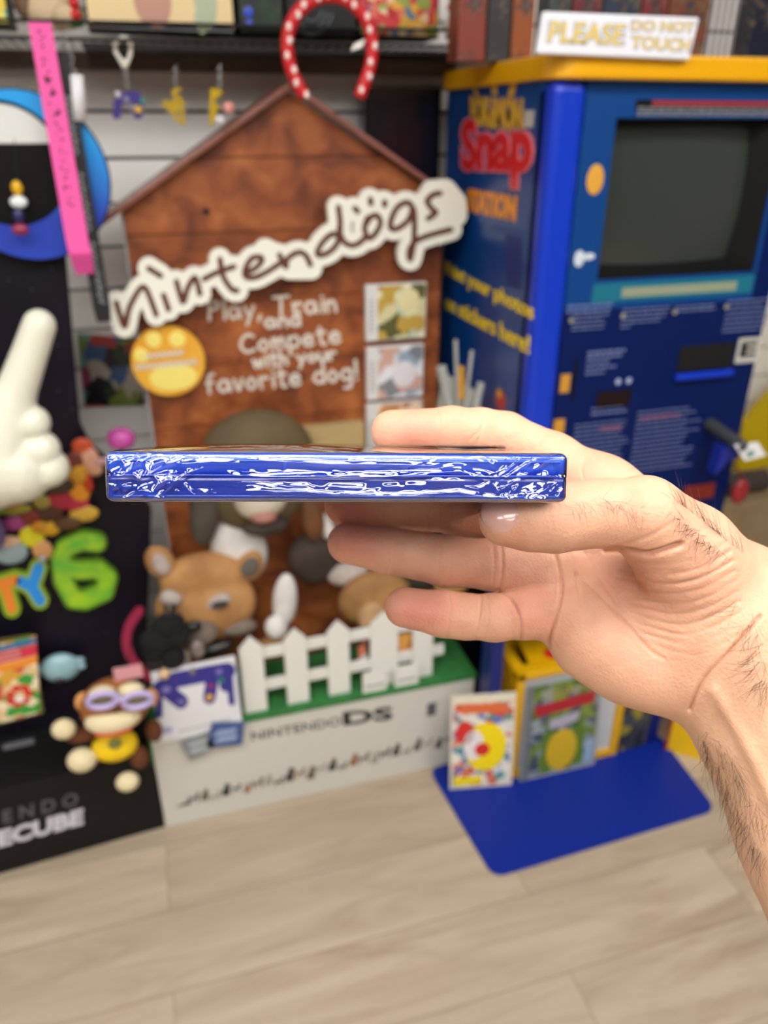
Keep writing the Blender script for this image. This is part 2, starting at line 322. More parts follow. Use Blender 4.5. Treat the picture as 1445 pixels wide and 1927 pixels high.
# sign
YS = 1.555
strokes = {
 'n1': [(219, 570), (225, 590), (235, 614), (243, 580), (262, 545), (272, 541), (280, 555), (294, 592)], 'i1': [(308, 556), (317, 582)], 'id': [(280, 505), (302, 519)],
 'n2': [(332, 530), (344, 568), (352, 545), (362, 526), (369, 525), (376, 553)], 't': [(414, 488), (420, 520), (436, 544), (446, 547)], 'tb': [(384, 525), (410, 512), (440, 502)],
 'e': [(462, 514), (480, 505), (492, 492), (490, 484), (474, 486), (462, 505), (462, 520), (480, 522), (505, 510), (526, 496)],
 'n3': [(526, 480), (538, 502), (540, 488), (560, 475), (575, 480), (584, 498)],
 'd1': [(640, 448), (626, 440), (607, 456), (597, 476), (606, 480), (625, 470), (638, 450), (640, 420), (637, 390)], 'd2': [(638, 430), (645, 452), (660, 462), (675, 458), (686, 448)],
 'o': [(692, 410), (686, 430), (694, 448), (706, 440), (716, 420), (710, 406), (698, 408), (690, 420)],
 'g': [(778, 395), (768, 381), (750, 388), (738, 408), (735, 428), (748, 430), (768, 415), (778, 394), (780, 430), (778, 460), (772, 488), (770, 472), (782, 454), (810, 442), (848, 432)],
 's': [(828, 364), (816, 366), (804, 378), (812, 392), (820, 400), (806, 411)], 'p1': [(668, 392), (673, 398)], 'p2': [(697, 375), (698, 383)], 'p3': [(724, 380), (724, 386)]}
polys = [[tuple(q) for q in spl(v, 4)] for v in strokes.values()]
fm = lambda x, y: onY(x, y, YS)
backp = polys + [[(830, 380), (850, 400)], [(815, 360), (838, 358), (856, 380), (858, 405)], [(545, 505), (585, 505), (560, 485)], [(500, 470), (520, 480)]]
m = sdf_plate(pl2seg(backp), 21, fm, (0, .014, 0), 3.0); mk('sign_board', m, CREAM, st, label='cream cut-out sign board')
m = sdf_plate(pl2seg(polys), 5.2, lambda x, y: onY(x, y, YS-.0015), (0, .0012, 0), 1.6); mk('sign_lettering', m, mat('sign_brown', '5a3020', .5), st, label='brown handwritten lettering')
# chalk tagline
lines = [('Play, Train', (394, 602), (632, 586), 34), ('and', (500, 617), (564, 612), 26), ('Compete', (455, 664), (640, 644), 33), ('with your', (478, 692), (632, 676), 24), ('favorite dog!', (390, 740), (672, 714), 34)]
tp = []
for l in lines: tp += hand_text(*l)
m = sdf_plate(pl2seg(tp), 3.0, lambda x, y: onY(x, y, YB-.001), (0, .0008, 0), 1.5); mk('tagline_lettering', m, mat('chalk', 'cfc8bd', .8), st, label='pale chalk handwriting')
# round yellow badge
c = onY(317, 680, 1.575); R = .0715; m = MB(); m.tube([c+[0, .006, 0], c], R, 48); 
bd = mk('badge', m, mat('badge_yellow', 'e2b03e', .35, h2='d8952a', nscale=16), st, label='round yellow printed badge')
m = MB()
for k, (dx, dz, rx, rz) in enumerate(((-.023, .045, .015, .016), (.022, .043, .016, .016), (-.05, .016, .014, .015), (.006, -.033, .047, .028))): m.ell(c+[dx, -.0003, dz], (rx, .001, rz), nu=20)
mk('badge_spots', m, mat('badge_light', 'e9d873', .4), bd)
m = sdf_plate(pl2seg([[(275+i*5, 671-i*.55+(4 if i % 2 else -4)) for i in range(15)], [(256+i*5, 692-i*.5+(4 if i % 2 else -4)) for i in range(24)]]), 2.2, lambda x, y: onY(x, y, 1.5735), (0, .0008, 0), 1.5)
mk('badge_lettering', m, mat('badge_print', 'c9c2b6', .5), bd)
# game cases stuck on the board: each a case with spine and printed cover
GC = [((688, 537), (803, 533), (803, 635), (688, 645), ['d9d9b0', 'cfc89a', 'b99a45', 'b9c9b4', '5b5a34', 'e9e2c0'], 'top'), ((690, 655), (798, 648), (795, 745), (690, 752), ['c9cbd4', 'dcdde2', 'c7a093', '8ea3b5', '7c7f86', 'e9e8ea'], 'mid'), ((690, 762), (796, 756), (795, 850), (690, 858), ['d6a98a', 'e2b795', 'c08a62', 'edd2b8', 'a56a44'], 'low')]
lb = {'top': 'white handheld game case with pale yellow puppy cover, topmost on the doghouse board', 'mid': 'white handheld game case with pale blue and white cover, middle of the doghouse board', 'low': 'white handheld game case with peach cover, lowest on the board behind the fingertip'}
for tl, tr, br_, bl, pal, key in GC:
    P = [onY(*q, 1.585) for q in (tl, tr, br_, bl)]; x0 = P[0][0]; x1 = P[1][0]; z1 = P[0][2]; z0 = P[2][2]
    t = thing('game_case', ((x0+x1)/2, 1.59, z0), lb[key], 'game case', 'handheld game cases on the doghouse board')
    m = MB(); m.box(x0, x1, 1.585, YB-.001, z0, z1); mk('case', m, mat('game_case_white', 'd3d3d1', .3), t, bevel=.002)
    m = MB(); m.box(x0+.026, x1-.003, 1.5835, 1.585, z0+.003, z1-.003); cv = mk('cover', m, blotch('cover_'+key, pal, 34, .35, .02), t)
    m = MB()
    if key == 'top': m.ell((x0+.095, 1.5833, z0+.082), (.024, .001, .026))
    else: m.ell((x0+.085, 1.5833, z0+.055), (.028, .001, .03))
    mk('dog_picture', m, mat('dogpic_'+key, {'top': 'ddd2a0', 'mid': 'd9d5da', 'low': 'd9a57f'}[key], .4), cv)
    m = MB(); [m.box(x0+.008, x0+.016, 1.5843, 1.585, z0+.02+k*.009, z0+.026+k*.009) for k in range(8)]; mk('spine_lettering', m, mat('spine_grey', 'a9a9aa', .5), t)
# base box
mb = MB(); mb.box(-.128, .652, 1.405, 1.62, 0, .272); mk('base_box', mb, mat('base_white', 'c9c7bf', .45), st, bevel=.002)
mb = MB(); mb.box(-.131, .655, 1.402, 1.62, .272, .284); mk('turf_top', mb, mat('turf_green', '2f7a3a', .7, noise=.3, nscale=40), st, label='green turf strip')
mb = MB(); mb.box(-.132, -.1275, 1.402, 1.62, 0.2, .284); mk('turf_side', mb, MATS['turf_green'], st)
blk = mat('print_black', '26262a', .5)
mb = MB(); textq(mb, 'NINTENDO', (474, 1394), (642, 1364), (472, 1378), 1.405, bold=.01); textq(mb, 'DS', (646, 1366), (740, 1354), (644, 1340), 1.405, bold=.04); mk('box_lettering', mb, blk, st)
mb = MB(); p = onY(812, 1335, 1.4045); mb.box(p[0]-.012, p[0]+.012, 1.404, 1.405, p[2]-.02, p[2]+.02); bx = mk('logo_square', mb, mat('logo_grey', '55555c', .5), st)
mb = MB(); 
dogcol = [mat('dogprint_%d' % i, c, .6) for i, c in enumerate(('3a3634', '8a5a34', '5d564f', '9a9488', '2a2a2c'))]
rd = random.Random(3)
for i in range(26):
    f = i/25; px = 345+f*500; py = 1508-f*118+ (6 if i % 3 == 0 else 0); p = onY(px, py, 1.4045); s = rd.uniform(.8, 1.2)*.011; mb.cm = i % 5 if i > 1 else 0; x, zz_ = p[0], p[2]
    if i == 0: mb.prism([(x-.02, 1.4045, zz_-.004), (x+.018, 1.4045, zz_-.004), (x+.012, 1.4045, zz_+.008), (x, 1.4045, zz_+.004)], (0, -.0004, 0)); continue
    if i % 2: pts = [(-1, -1.2), (-.7, -1.2), (-.6, -.2), (.5, -.2), (.6, -1.2), (.9, -1.2), (.9, .6), (1.4, .9), (1.2, 1.5), (.7, 1.6), (.4, .5), (-.7, .5), (-1.3, 1.2), (-1.1, .3)]
    else: pts = [(-.9, -1.2), (.8, -1.2), (.8, .6), (1.1, 1.4), (.6, 2.1), (0, 2.1), (-.1, 1.2), (-.7, .4)]
    mb.prism([(x+a*s, 1.4045, zz_+b*s) for a, b in pts], (0, -.0004, 0))
mk('dog_row_print', mb, dogcol, st, label='printed row of small dogs')
# picket fence on the turf
fence = mat('fence_white', 'dcdcd6', .5); fx = [(.112, 1.418), (.212, 1.421), (.312, 1.424), (.424, 1.427), (.522, 1.43)]
mb = MB()
for z0 in (.335, .425): mb.obox((.335, 1.436, z0+.014), (.245, 0.006, 0), (0, .004, 0), (0, 0, .014))
mk('fence_rail', mb, fence, st, bevel=.001)
for i, (x, y) in enumerate(fx):
    h = .495; w_ = .026 if i != 3 else .034; m = MB(); m.prism([(x-w_, y, .284), (x+w_, y, .284), (x+w_, y, h-.03), (x, y, h), (x-w_, y, h-.03)], (0, .008, 0)); mk('picket', m, fence, st, bevel=.0012)
m = MB(); m.box(.575, .61, 1.436, 1.444, .40, .425); mk('rail_end', m, fence, st)
for i, (x, pal, s) in enumerate(((.395, ['c26b4a', '2e2a28', 'c9c5bf'], .05), (.475, ['b36a35', 'd69a4a', '3a2a22'], .05))):
    m = MB(); m.box(x-.03, x+.03, 1.41, 1.412, .284, .345); k = mk('info_tag', m, fence, st); m = MB(); m.box(x-.024, x+.024, 1.409, 1.41, .30, .306); mk('tag_lettering', m, mat('tag_print', '9a9a98', .6), k)
    m = MB(); m.box(x-.03, x+.034, 1.447, 1.45, .35, .41); mk('printed_picture', m, blotch('tagpic%d' % i, pal, 30), st)
# puppies: moulded relief figures behind the fence
def fur(name, a, b): return mat(name, a, .75, bump=.25, bscale=250, h2=b, nscale=14)
def rel(px, py, Y, rx, rz, ry, rot=0.):
    c = onY(px, py, Y); ca, sa = math.cos(rot), math.sin(rot); R_ = np.array([[ca, 0, -sa], [0, 1, 0], [sa, 0, ca]]); return c, (rx, ry, rz), R_
tan = fur('fur_tan', 'b98a55', '94663a'); pale = fur('fur_pale', 'b9aea8', '978a82'); dk = mat('nose_black', '14110f', .3); brn = fur('fur_brown', '6b4a2c', '4a3220'); olive = fur('fur_olive', '4e402c', '5f4f30'); wht = fur('fur_white', 'dad8d4', 'bdb9b4'); ink = mat('inner_ear', 'b79c90', .8); dark = fur('fur_dark', '2c231d', '41342a')
def elm(name, par, mt, *es):
    m = MB()
    for e in es: c, r, R_ = rel(*e); m.ell(c, r, R_, 28, 16)
    return mk(name, m, mt, par, smooth=True)
p1 = mk('puppy_head', (lambda m: (m.ell(*rel(388, 1140, 1.50, .112, .096, .05)[:2], rel(0+385, 1150, 1.5, 1, 1, 1)[2], 36, 20), m.ell(*rel(385, 1085, 1.505, .100, .06, .042)[:2], None, 30, 16), m)[-1])(MB()), tan, st, smooth=True, label='tan puppy with pale eye patches')
elm('ear', p1, tan, (302, 1058, 1.50, .030, .042, .02, .35)); elm('ear', p1, tan, (468, 1064, 1.50, .032, .040, .02, -.45))
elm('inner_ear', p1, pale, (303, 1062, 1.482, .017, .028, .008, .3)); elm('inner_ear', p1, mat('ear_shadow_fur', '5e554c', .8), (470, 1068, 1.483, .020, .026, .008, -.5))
elm('brow_patch', p1, pale, (322, 1125, 1.462, .024, .018, .014, -.5)); elm('brow_patch', p1, pale, (412, 1132, 1.457, .028, .018, .014, .3))
rmp = p1.modifiers.new('r', 'REMESH'); rmp.mode = 'VOXEL'; rmp.voxel_size = .004; rmp.use_smooth_shade = True; smp = p1.modifiers.new('s', 'SMOOTH'); smp.iterations = 22; smp.factor = .6
elm('eye', p1, dk, (320, 1144, 1.440, .013, .010, .008)); elm('eye', p1, dk, (414, 1138, 1.440, .018, .009, .008))
elm('muzzle', p1, fur('fur_muzzle', '7f7065', '5e534b'), (372, 1190, 1.455, .045, .035, .03), (450, 1180, 1.47, .04, .02, .02)); elm('nose', p1, dk, (362, 1180, 1.428, .02, .014, .012), (400, 1222, 1.45, .05, .018, .018, .2))
# top puppy
p2 = elm('puppy_head', st, olive, (484, 860, 1.525, .122, .105, .05), (484, 920, 1.52, .11, .1, .05)); p2['label'] = 'olive-brown and white puppy'
elm('ear', p2, fur('fur_greybrown', '4b443a', '37312a'), (385, 960, 1.50, .032, .085, .02, -.15)); elm('ear', p2, fur('fur_rust', '6e4420', '4c2f18'), (588, 975, 1.50, .026, .06, .02, .1))
elm('chest', p2, wht, (450, 1035, 1.525, .062, .085, .03, .15)); elm('muzzle', p2, fur('fur_cream', 'c9c0ae', 'a79c88'), (490, 940, 1.475, .055, .045, .03)); elm('mouth', p2, mat('mouth_pink', '9c6a5c', .6), (497, 972, 1.455, .028, .014, .02)); elm('jaw', p2, dark, (500, 990, 1.475, .05, .02, .025))
elm('body', p2, dark, (590, 1050, 1.535, .06, .07, .03, .2)); elm('collar_fur', p2, wht, (612, 990, 1.52, .018, .04, .015, .4))
p3 = elm('puppy_rump', st, fur('fur_golden', 'a87a45', '7e5a32'), (705, 1125, 1.49, .09, .072, .04)); p3['label'] = 'golden puppy seen from behind'
elm('tail_patch', p3, fur('fur_sand', 'bb9870', 'a07d58'), (700, 1160, 1.46, .035, .05, .02)); elm('leg', p3, fur('fur_g2', 'c2924e', '9c7038'), (850, 1102, 1.50, .045, .022, .02, -.1)); elm('back', p3, dark, (790, 1090, 1.51, .04, .03, .02, -.4))
elm('puppy_leg', st, wht, (536, 1130, 1.475, .028, .07, .02, -.1), (520, 1180, 1.46, .026, .03, .022, .2)); elm('puppy_back', st, tan, (520, 1215, 1.49, .05, .03, .02)); elm('puppy_leg', st, pale, (655, 1080, 1.52, .05, .03, .02))
m = MB(); a = onY(572, 806, 1.57); b = onY(686, 842, 1.57); m.box(a[0], b[0], 1.565, 1.595, b[2], a[2]); mk('cross_beam', m, mat('beam_tan', 'b39b6a', .6, noise=.15, stretch=(1, 1, 6)), st, bevel=.002)
# ================================================================== BLUE PHOTO KIOSK
KX0, KX1, KY = .65, 1.16, 1.25
kb = mat('kiosk_panel', '063c7c', .4, spec=.3); kd = mat('kiosk_lower', '02174e', .5, spec=.15); kc = mat('kiosk_column', '0032b8', .35, coat=.1); navy = mat('navy_leg', '0a1a6a', .4); blk2 = mat('black_plastic', '08080a', .5, spec=.25)
ki = thing('photo_kiosk', (.905, 1.48, 0), 'tall blue photo-sticker kiosk with a yellow top and a grey tube screen', 'kiosk')
mb = MB(); mb.box(KX0, KX1, KY+.06, 1.72, .55, 1.566); mb.box(KX0, .667, KY+.03, KY+.06, .55, 1.566); mk('cabinet_shell', mb, mat('kiosk_side', '0a3c80', .3, coat=.15, spec=.35), ki)
for x0, x1 in ((KX0, .712), (1.116, KX1)):
    m = MB(); m.box(x0, x1, KY if x0 < 1 else KY+.008, KY+.06, .55, 1.566); mk('corner_column', m, kc if x0 < 1 else kd, ki, bevel=.016 if x0 < 1 else .003, seg=4)
m = MB(); 
for b in ((.712, .772, 1.20, 1.566), (1.108, 1.116, 1.20, 1.566), (.772, 1.108, 1.512, 1.566), (.772, 1.108, 1.20, 1.252)): m.box(b[0], b[1], KY+.008, KY+.03, b[2], b[3])
mk('screen_surround', m, kb, ki)
m = MB(); m.box(.712, 1.116, KY+.008, KY+.03, .55, 1.20); mk('lower_front_panel', m, kd, ki)
# recessed tube screen
m = MB(); x0, x1, z0, z1 = .772, 1.108, 1.252, 1.512
for b in (((x0, z0), (x0, z1), (x0+.012, z1-.012), (x0+.012, z0+.02)), ((x1, z0), (x1, z1), (x1-.035, z1-.012), (x1-.035, z0+.02)), ((x0, z1), (x1, z1), (x1-.035, z1-.012), (x0+.012, z1-.012)), ((x0, z0), (x1, z0), (x1-.035, z0+.02), (x0+.012, z0+.02))):
    m.add([(b[0][0], KY+.012, b[0][1]), (b[1][0], KY+.012, b[1][1]), (b[2][0], KY+.05, b[2][1]), (b[3][0], KY+.05, b[3][1])], [(0, 1, 2, 3)])
mk('screen_bezel', m, mat('bezel_black', '08090a', .6, spec=.2), ki)
m = MB(); nu, nv = 16, 12; vs = []; fs = []
for j in range(nv+1):
    for i in range(nu+1):
        u, v = i/nu*2-1, j/nv*2-1; vs.append((x0+.008+(x1-.03-x0-.008)*(u+1)/2, KY+.036+.018*(u*u+v*v)/2, z0+.014+(z1-.006-z0-.014)*(v+1)/2))
for j in range(nv):
    for i in range(nu): a = j*(nu+1)+i; fs.append((a, a+1, a+nu+2, a+nu+1))
m.add(vs, fs); mk('screen_glass', m, mat('tube_glass', '323834', .2, coat=.4), ki, smooth=True)
# cap
pts = []
for cx, cy, a0 in ((1.18-.03, 1.235+.03, -90), (1.18-.03, 1.745-.03, 0), (.638+.03, 1.745-.03, 90), (.638+.045, 1.235+.045, 180)):
    r = .045 if a0 == 180 else .03
    for k in range(7): a = math.radians(a0+90*k/6); pts.append((cx+r*math.cos(a), cy+r*math.sin(a), 1.566))
m = MB(); m.prism(pts, (0, 0, .036)); mk('top_cap', m, mat('kiosk_yellow', 'e0a300', .35, coat=.3), ki, bevel=.005)
YF = KY+.0075
def fr_(px, py): return onY(px, py, YF)
m = MB(); m.box(.765, 1.112, YF-.0006, YF, 1.212, 1.246); k = mk('teal_strip', m, mat('teal_print', '06677f', .5), ki)
m = MB(); a, b = fr_(1170, 548), fr_(1388, 524); m.box(a[0], b[0], YF-.0012, YF-.0006, 1.219, 1.236); mk('strip_lettering', m, mat('sand_print', '87907a', .6), k)
a, b = fr_(1198, 187), fr_(1450, 210); m = MB(); m.box(a[0], 1.112, YF-.0006, YF, b[2], a[2]); k = mk('warning_label', m, blk2, ki); m = MB(); m.box(a[0]+.03, 1.112, YF-.001, YF-.0006, a[2]-.009, a[2]-.001); mk('warning_stripe', m, mat('dark_red', '8a2a38', .5), k)
m = MB(); rr = random.Random(5); bars(m, a[0]+.004, 1.108, a[2]-.011, 3, .005, .003, YF-.0006, rr); mk('warning_lettering', m, mat('warn_print', '74767c', .6), k)
txt = mat('front_print', '66739f', .6); redp = mat('front_red', '9a4a5a', .6); goldp = mat('gold_print', 'c08a2a', .5)
def block(tl, br_, rows, h=.0026, mt=txt, ln=None, nm='instruction_lettering'):
    a, b = fr_(*tl), fr_(*br_); m = MB(); bars(m, a[0], b[0], a[2], rows, (a[2]-b[2])/max(rows, 1), h, YF, rr, ln=ln); return mk(nm, m, mt, ki)
block((1068, 575), (1150, 590), 2, .004, ln=[1, .96]); block((1078, 594), (1150, 622), 4); block((1172, 582), (1256, 616), 5, ln=[1, .95, .9, .8, .2]); block((1272, 577), (1352, 586), 2, .003); block((1370, 566), (1440, 625), 7, .003)
for p in ((1075, 603), (1172, 594), (1270, 587), (1367, 577)):
    m = MB(); c = fr_(*p); m.tube([c, c+[0, -.0008, 0]], .005, 14); mk('step_number', m, mat('num_print', '8a8672', .6), ki)
block((1106, 662), (1176, 674), 2, .005, ln=[1, .9]); block((1104, 682), (1170, 705), 3, .004, ln=[.6, .8, .5]); block((1114, 768), (1180, 780), 2, .004)
block((1082, 800), (1178, 862), 9, .0026); block((1200, 776), (1302, 880), 14, .0028)
block((1130, 806), (1180, 812), 1, .004, redp); block((1205, 786), (1290, 792), 1, .004, redp)
for p in ((1163, 718), (1183, 716)): m = MB(); c = fr_(*p); m.tube([c, c+[0, -.001, 0]], .006, 16); mk('coin_symbol', m, mat('coin_print', '9aa6c8', .5), ki)
a, b = fr_(1124, 738), fr_(1184, 762); m = MB(); m.box(a[0], b[0], YF-.001, YF, b[2], a[2]); mk('credit_display', m, mat('display_dark', '120406', .2), ki)
a, b = fr_(1082, 676), fr_(1090, 752); m = MB(); m.box(a[0], a[0]+.007, YF-.001, YF, b[2], a[2]); mk('card_slot', m, blk2, ki)
for p, q in (((1056, 705), (1070, 738)), ((1043, 790), (1060, 815))):
    a, b = fr_(*p), fr_(*q); m = MB(); m.box(a[0], b[0], YF-.001, YF, b[2], a[2]); mk('gold_label', m, goldp, ki, bevel=.0004)
a, b = fr_(1280, 652), fr_(1374, 692); m = MB(); m.box(a[0], b[0], YF-.001, YF, b[2], a[2]); k = mk('print_slot', m, mat('slot_black', '07080a', .5), ki)
m = MB(); m.box(a[0]-.004, b[0]+.002, YF-.012, YF, b[2]-.014, b[2]-.001); mk('slot_lip', m, kc, k, bevel=.003)
a, b = fr_(1391, 637), fr_(1425, 680); m = MB(); m.box(a[0], b[0], YF-.001, YF, b[2], a[2]); k = mk('rating_label', m, mat('label_white', 'b9b7b0', .5), ki); m = MB()
text(m, 'E', (a[0]+.008, YF-.001, b[2]+.012), (b[0]-a[0]-.018, 0, 0), (0, 0, a[2]-b[2]-.02), (0, -1, 0), .0006, .03); mk('rating_letter', m, blk2, k)
m = MB(); c = fr_(1120, 338); m.ell(c, (.016, .001, .024)); mk('sticker', m, mat('sticker_gold', 'd09a38', .4), ki); m = MB(); c = fr_(1090, 487); m.ell(c, (.010, .001, .014)); m.ell(fr_(1108, 483), (.012, .001, .006)); mk('sticker', m, mat('sticker_white', 'c3cdd8', .4), ki)
m = MB(); a, b = fr_(1288, 915), fr_(1340, 935); m.box(a[0], b[0], YF-.004, YF, b[2], a[2]); mk('release_button', m, mat('button_red', '7a2018', .5), ki, bevel=.002)
# holder arm
A = fr_(1335, 798); B = onY(1395, 838, 1.17); m = MB(); m.capsule(A, B, .014, .012); mk('controller_arm', m, mat('arm_grey', '33373b', .5), ki, smooth=True)
m = MB(); d = onY(1345, 890, 1.20); m.prism([onY(1345, 895, 1.19), onY(1362, 842, 1.19), onY(1392, 845, 1.19), onY(1392, 862, 1.19), onY(1372, 868, 1.19)], (0, .03, 0)); mk('arm_bracket', m, mat('bracket_blue', '14268a', .4), ki, bevel=.002)
q = [onY(1382, 838, 1.165), onY(1428, 833, 1.165), onY(1442, 858, 1.165), onY(1402, 868, 1.165)]; m = MB(); m.prism(q, (0, .004, 0)); k = mk('instruction_card', m, mat('card_white', 'dfe1e4', .4), ki, bevel=.001)
m = MB(); m.ell(onY(1412, 854, 1.1645), (.010, .0008, .007)); mk('card_picture', m, mat('pic_green', '5f8f80', .5), k)
# side graphics
XS = KX0-.0006
def sd(px, py): return onX(px, py, XS)
def textx(mb, st_, bl, br_, tl, th=.0006, bold=0., shear=0.):
    a, b, c = sd(*bl), sd(*br_), sd(*tl); return text(mb, st_, a, b-a, c-a, (-1, 0, 0), th, bold, shear)
for pl in ([(890, 168), (896, 166), (908, 196), (902, 196)], [(924, 150), (934, 150), (936, 178), (926, 178)], [(962, 150), (975, 148), (966, 182), (955, 182)]): m = MB(); m.prism([sd(*p) for p in pl], (-.0005, 0, 0)); mk('logo_ray', m, mat('logo_gold', 'c79a32', .5), ki)
m = MB(); m.prism([sd(*p) for p in ((884, 205), (990, 212), (988, 236), (882, 226))], (-.0004, 0, 0)); mk('logo_band', m, blk2, ki)
m = MB(); textx(m, 'POKéMON', (886, 238), (984, 250), (885, 180), .0016, .05); mk('logo_lettering', m, MATS['logo_gold'], ki)
m = MB(); textx(m, 'Snap', (866, 350), (1004, 360), (866, 222), .0016, .07); mk('logo_lettering', m, mat('logo_pink', 'd8788a', .4), ki)
m = MB(); textx(m, 'Snap', (870, 347), (1000, 357), (870, 226), .0024, .035); mk('logo_lettering', m, mat('logo_red', 'd01c22', .35), ki, label='big red lettering')
m = MB(); textx(m, 'STATION', (878, 398), (970, 418), (880, 354), .0016, .06); mk('logo_lettering', m, mat('logo_orange', 'e8901c', .4), ki)
m = MB(); a, b = sd(988, 198), sd(1006, 240); m.box(XS-.0006, XS, b[1]+.006, a[1], b[2], a[2]-.008); mk('rating_label', m, MATS['label_white'], ki)
yl = mat('side_yellow', 'f0cf00', .5, emit=0)
m = MB(); textx(m, 'Print your photos', (838, 522), (1003, 612), (838, 490), .001, .02); mk('side_lettering', m, yl, ki, label='yellow lettering on the side'); m = MB(); textx(m, 'on stickers here!', (838, 581), (996, 668), (838, 552), .001, .02); mk('side_lettering', m, yl, ki)
m = MB(); 
for k in range(8): a, b = sd(952, 440+k*12), sd(982, 446+k*12); m.box(XS-.0006, XS, b[1], a[1], a[2]-.010, a[2]-.001)
mk('vent', m, mat('vent_blue', '06206e', .5), ki)
m = MB(); c = sd(941, 752); m.ell(c, (.001, .024, .022)); k = mk('round_sticker', m, mat('st_red', 'b5302c', .4), ki); m = MB(); m.ell(c+[-.0006, .006, .010], (.001, .012, .010)); mk('sticker_patch', m, mat('st_yel', 'd9a21c', .4), k)
# legs and rear pillar
for x in (.65, 1.128): m = MB(); m.box(x, x+.03, 1.315, 1.37, .007, .55); mk('leg', m, navy, ki)
m = MB(); m.box(.66, 1.15, 1.60, 1.72, .0, .55); mk('rear_pillar', m, blk2, ki)
# floor plate: belongs to the kiosk base
def rpoly(P, r, n=6):
    out = []; N_ = len(P)
    for i in range(N_):
        p, a, b = map(np.array, (P[i], P[i-1], P[(i+1) % N_])); u = (a-p)/np.linalg.norm(a-p); v = (b-p)/np.linalg.norm(b-p)
        for k in range(n+1): t = k/n; out.append(tuple(p + u*r*(1-t)**2 + v*r*t**2))
    return out
m = MB(); m.prism([(x, y, 0.0) for x, y in rpoly([(.536, 1.40), (.566, 1.052), (1.166, 1.072), (1.186, 1.34), (1.13, 1.40)], .035)], (0, 0, .006)); mk('base_plate', m, mat('plate_blue', '032488', .5, spec=.3), ki, bevel=.001)

# yellow display crate on the plate
YELM = mat('crate_yellow', 'dba600', .45)
t = thing('display_crate', (.87, 1.37, .006), 'yellow framed display crate with white front inset, standing on the blue base plate', 'display crate')
cx0, cx1, cy0, cy1, cz = .718, 1.03, 1.306, 1.50, .338
m = MB(); m.box(cx0, cx0+.02, cy0, cy0+.02, .006, cz); m.box(cx1-.02, cx1, cy0, cy0+.02, .006, cz); m.box(cx0+.02, cx1-.02, cy0, cy0+.02, .006, .026); mk('front_frame', m, YELM, t)
m = MB(); m.box(cx0, cx1, cy0, cy0+.035, cz-.022, cz); m.box(cx0, cx0+.03, cy0+.035, cy1, cz-.022, cz); mk('top_rim', m, YELM, t, bevel=.003)
m = MB(); m.box(cx0, cx0+.02, cy0+.02, cy1, .006, cz-.022); m.box(cx1-.02, cx1, cy0+.02, cy1, .006, cz-.022); m.box(cx0+.02, cx1-.02, cy1-.02, cy1, .006, cz-.022); mk('side_wall', m, YELM, t)
m = MB(); m.box(cx0+.02, cx1-.02, cy0+.008, cy0+.014, .026, cz-.022); mk('front_inset', m, mat('inset_white', 'bfc2c4', .5), t)
m = MB(); m.prism([(.765, 1.345, cz-.008), (1.025, 1.345, cz-.008), (1.025, 1.49, cz-.008), (.79, 1.49, cz-.008)], (0, 0, .006)); mk('lid', m, YELM, t)
m = MB(); m.tube([(.83, 1.36, cz-.002), (.83, 1.36, cz+.004)], .016, 20); mk('red_button', m, mat('crate_red', 'c8281c', .4), t)
# leaning covers
def leaning(name, P, th, edge, label, cat, cover, group=None):
    """P = bl, br, tr, tl world points of the front face"""
    P = [np.array(p, float) for p in P]; n = np.cross(P[1]-P[0], P[3]-P[0]); n /= np.linalg.norm(n)
    if n[1] > 0: n = -n
    t = thing(name, (P[0]+P[1])/2, label, cat, group); m = MB(); m.prism(P, -n*th); mk('backing', m, edge, t)
    U, V = P[1]-P[0], P[3]-P[0]; m = MB(); m.prism([P[0]+U*a+V*b+n*.0005 for a, b in ((.04, .03), (.96, .03), (.96, .97), (.04, .97))], n*.0004); mk('cover', m, cover, t)
    def patch(nm, pts, mt, k=1):
        m = MB(); m.prism([P[0]+U*a+V*b+n*(.0010+.0005*k) for a, b in pts], n*.0004); return mk(nm, m, mt, t)
    def oval(nm, c, r, mt, k=1):
        return patch(nm, [(c[0]+r[0]*math.cos(a*math.pi/12), c[1]+r[1]*math.sin(a*math.pi/12)) for a in range(24)], mt, k)
    return t, patch, oval, (P[0], U, V, n)
e1 = mat('card_edge', 'd8d2c0', .5)
t, patch, oval, fr = leaning('game_sheet', [(.562, 1.316, .007), (.718, 1.286, .007), (.715, 1.302, .292), (.56, 1.332, .292)], .003, e1, 'white game cover sheet with big yellow shape, left of the yellow crate', 'poster',
    blotch('sheet_print', ['dcd6c8', 'c8483a', '5a78b8', 'e0dcd2', 'cfd3da', '4f8f8a', 'd87a4a', 'e8e2d0'], 55, .3, .02))
oval('yellow_shape', (.55, .45), (.33, .26), mat('sheet_yellow', 'f2d800', .35)); oval('white_shape', (.36, .48), (.16, .16), mat('sheet_white', 'e4dede', .35), 2); oval('red_shape', (.5, .43), (.12, .07), mat('sheet_red', 'd03020', .35), 3); oval('red_shape', (.22, .62), (.14, .12), MATS['sheet_red'], 2)
patch('yellow_strip', [(.06, .04), (.5, .05), (.5, .14), (.06, .13)], MATS['sheet_yellow']); patch('orange_strip', [(.12, .82), (.9, .80), (.88, .90), (.15, .92)], mat('sheet_orange', 'd86a3a', .35)); patch('cream_strip', [(.04, .92), (.96, .92), (.96, .97), (.04, .97)], mat('sheet_cream', 'ded8c0', .4))
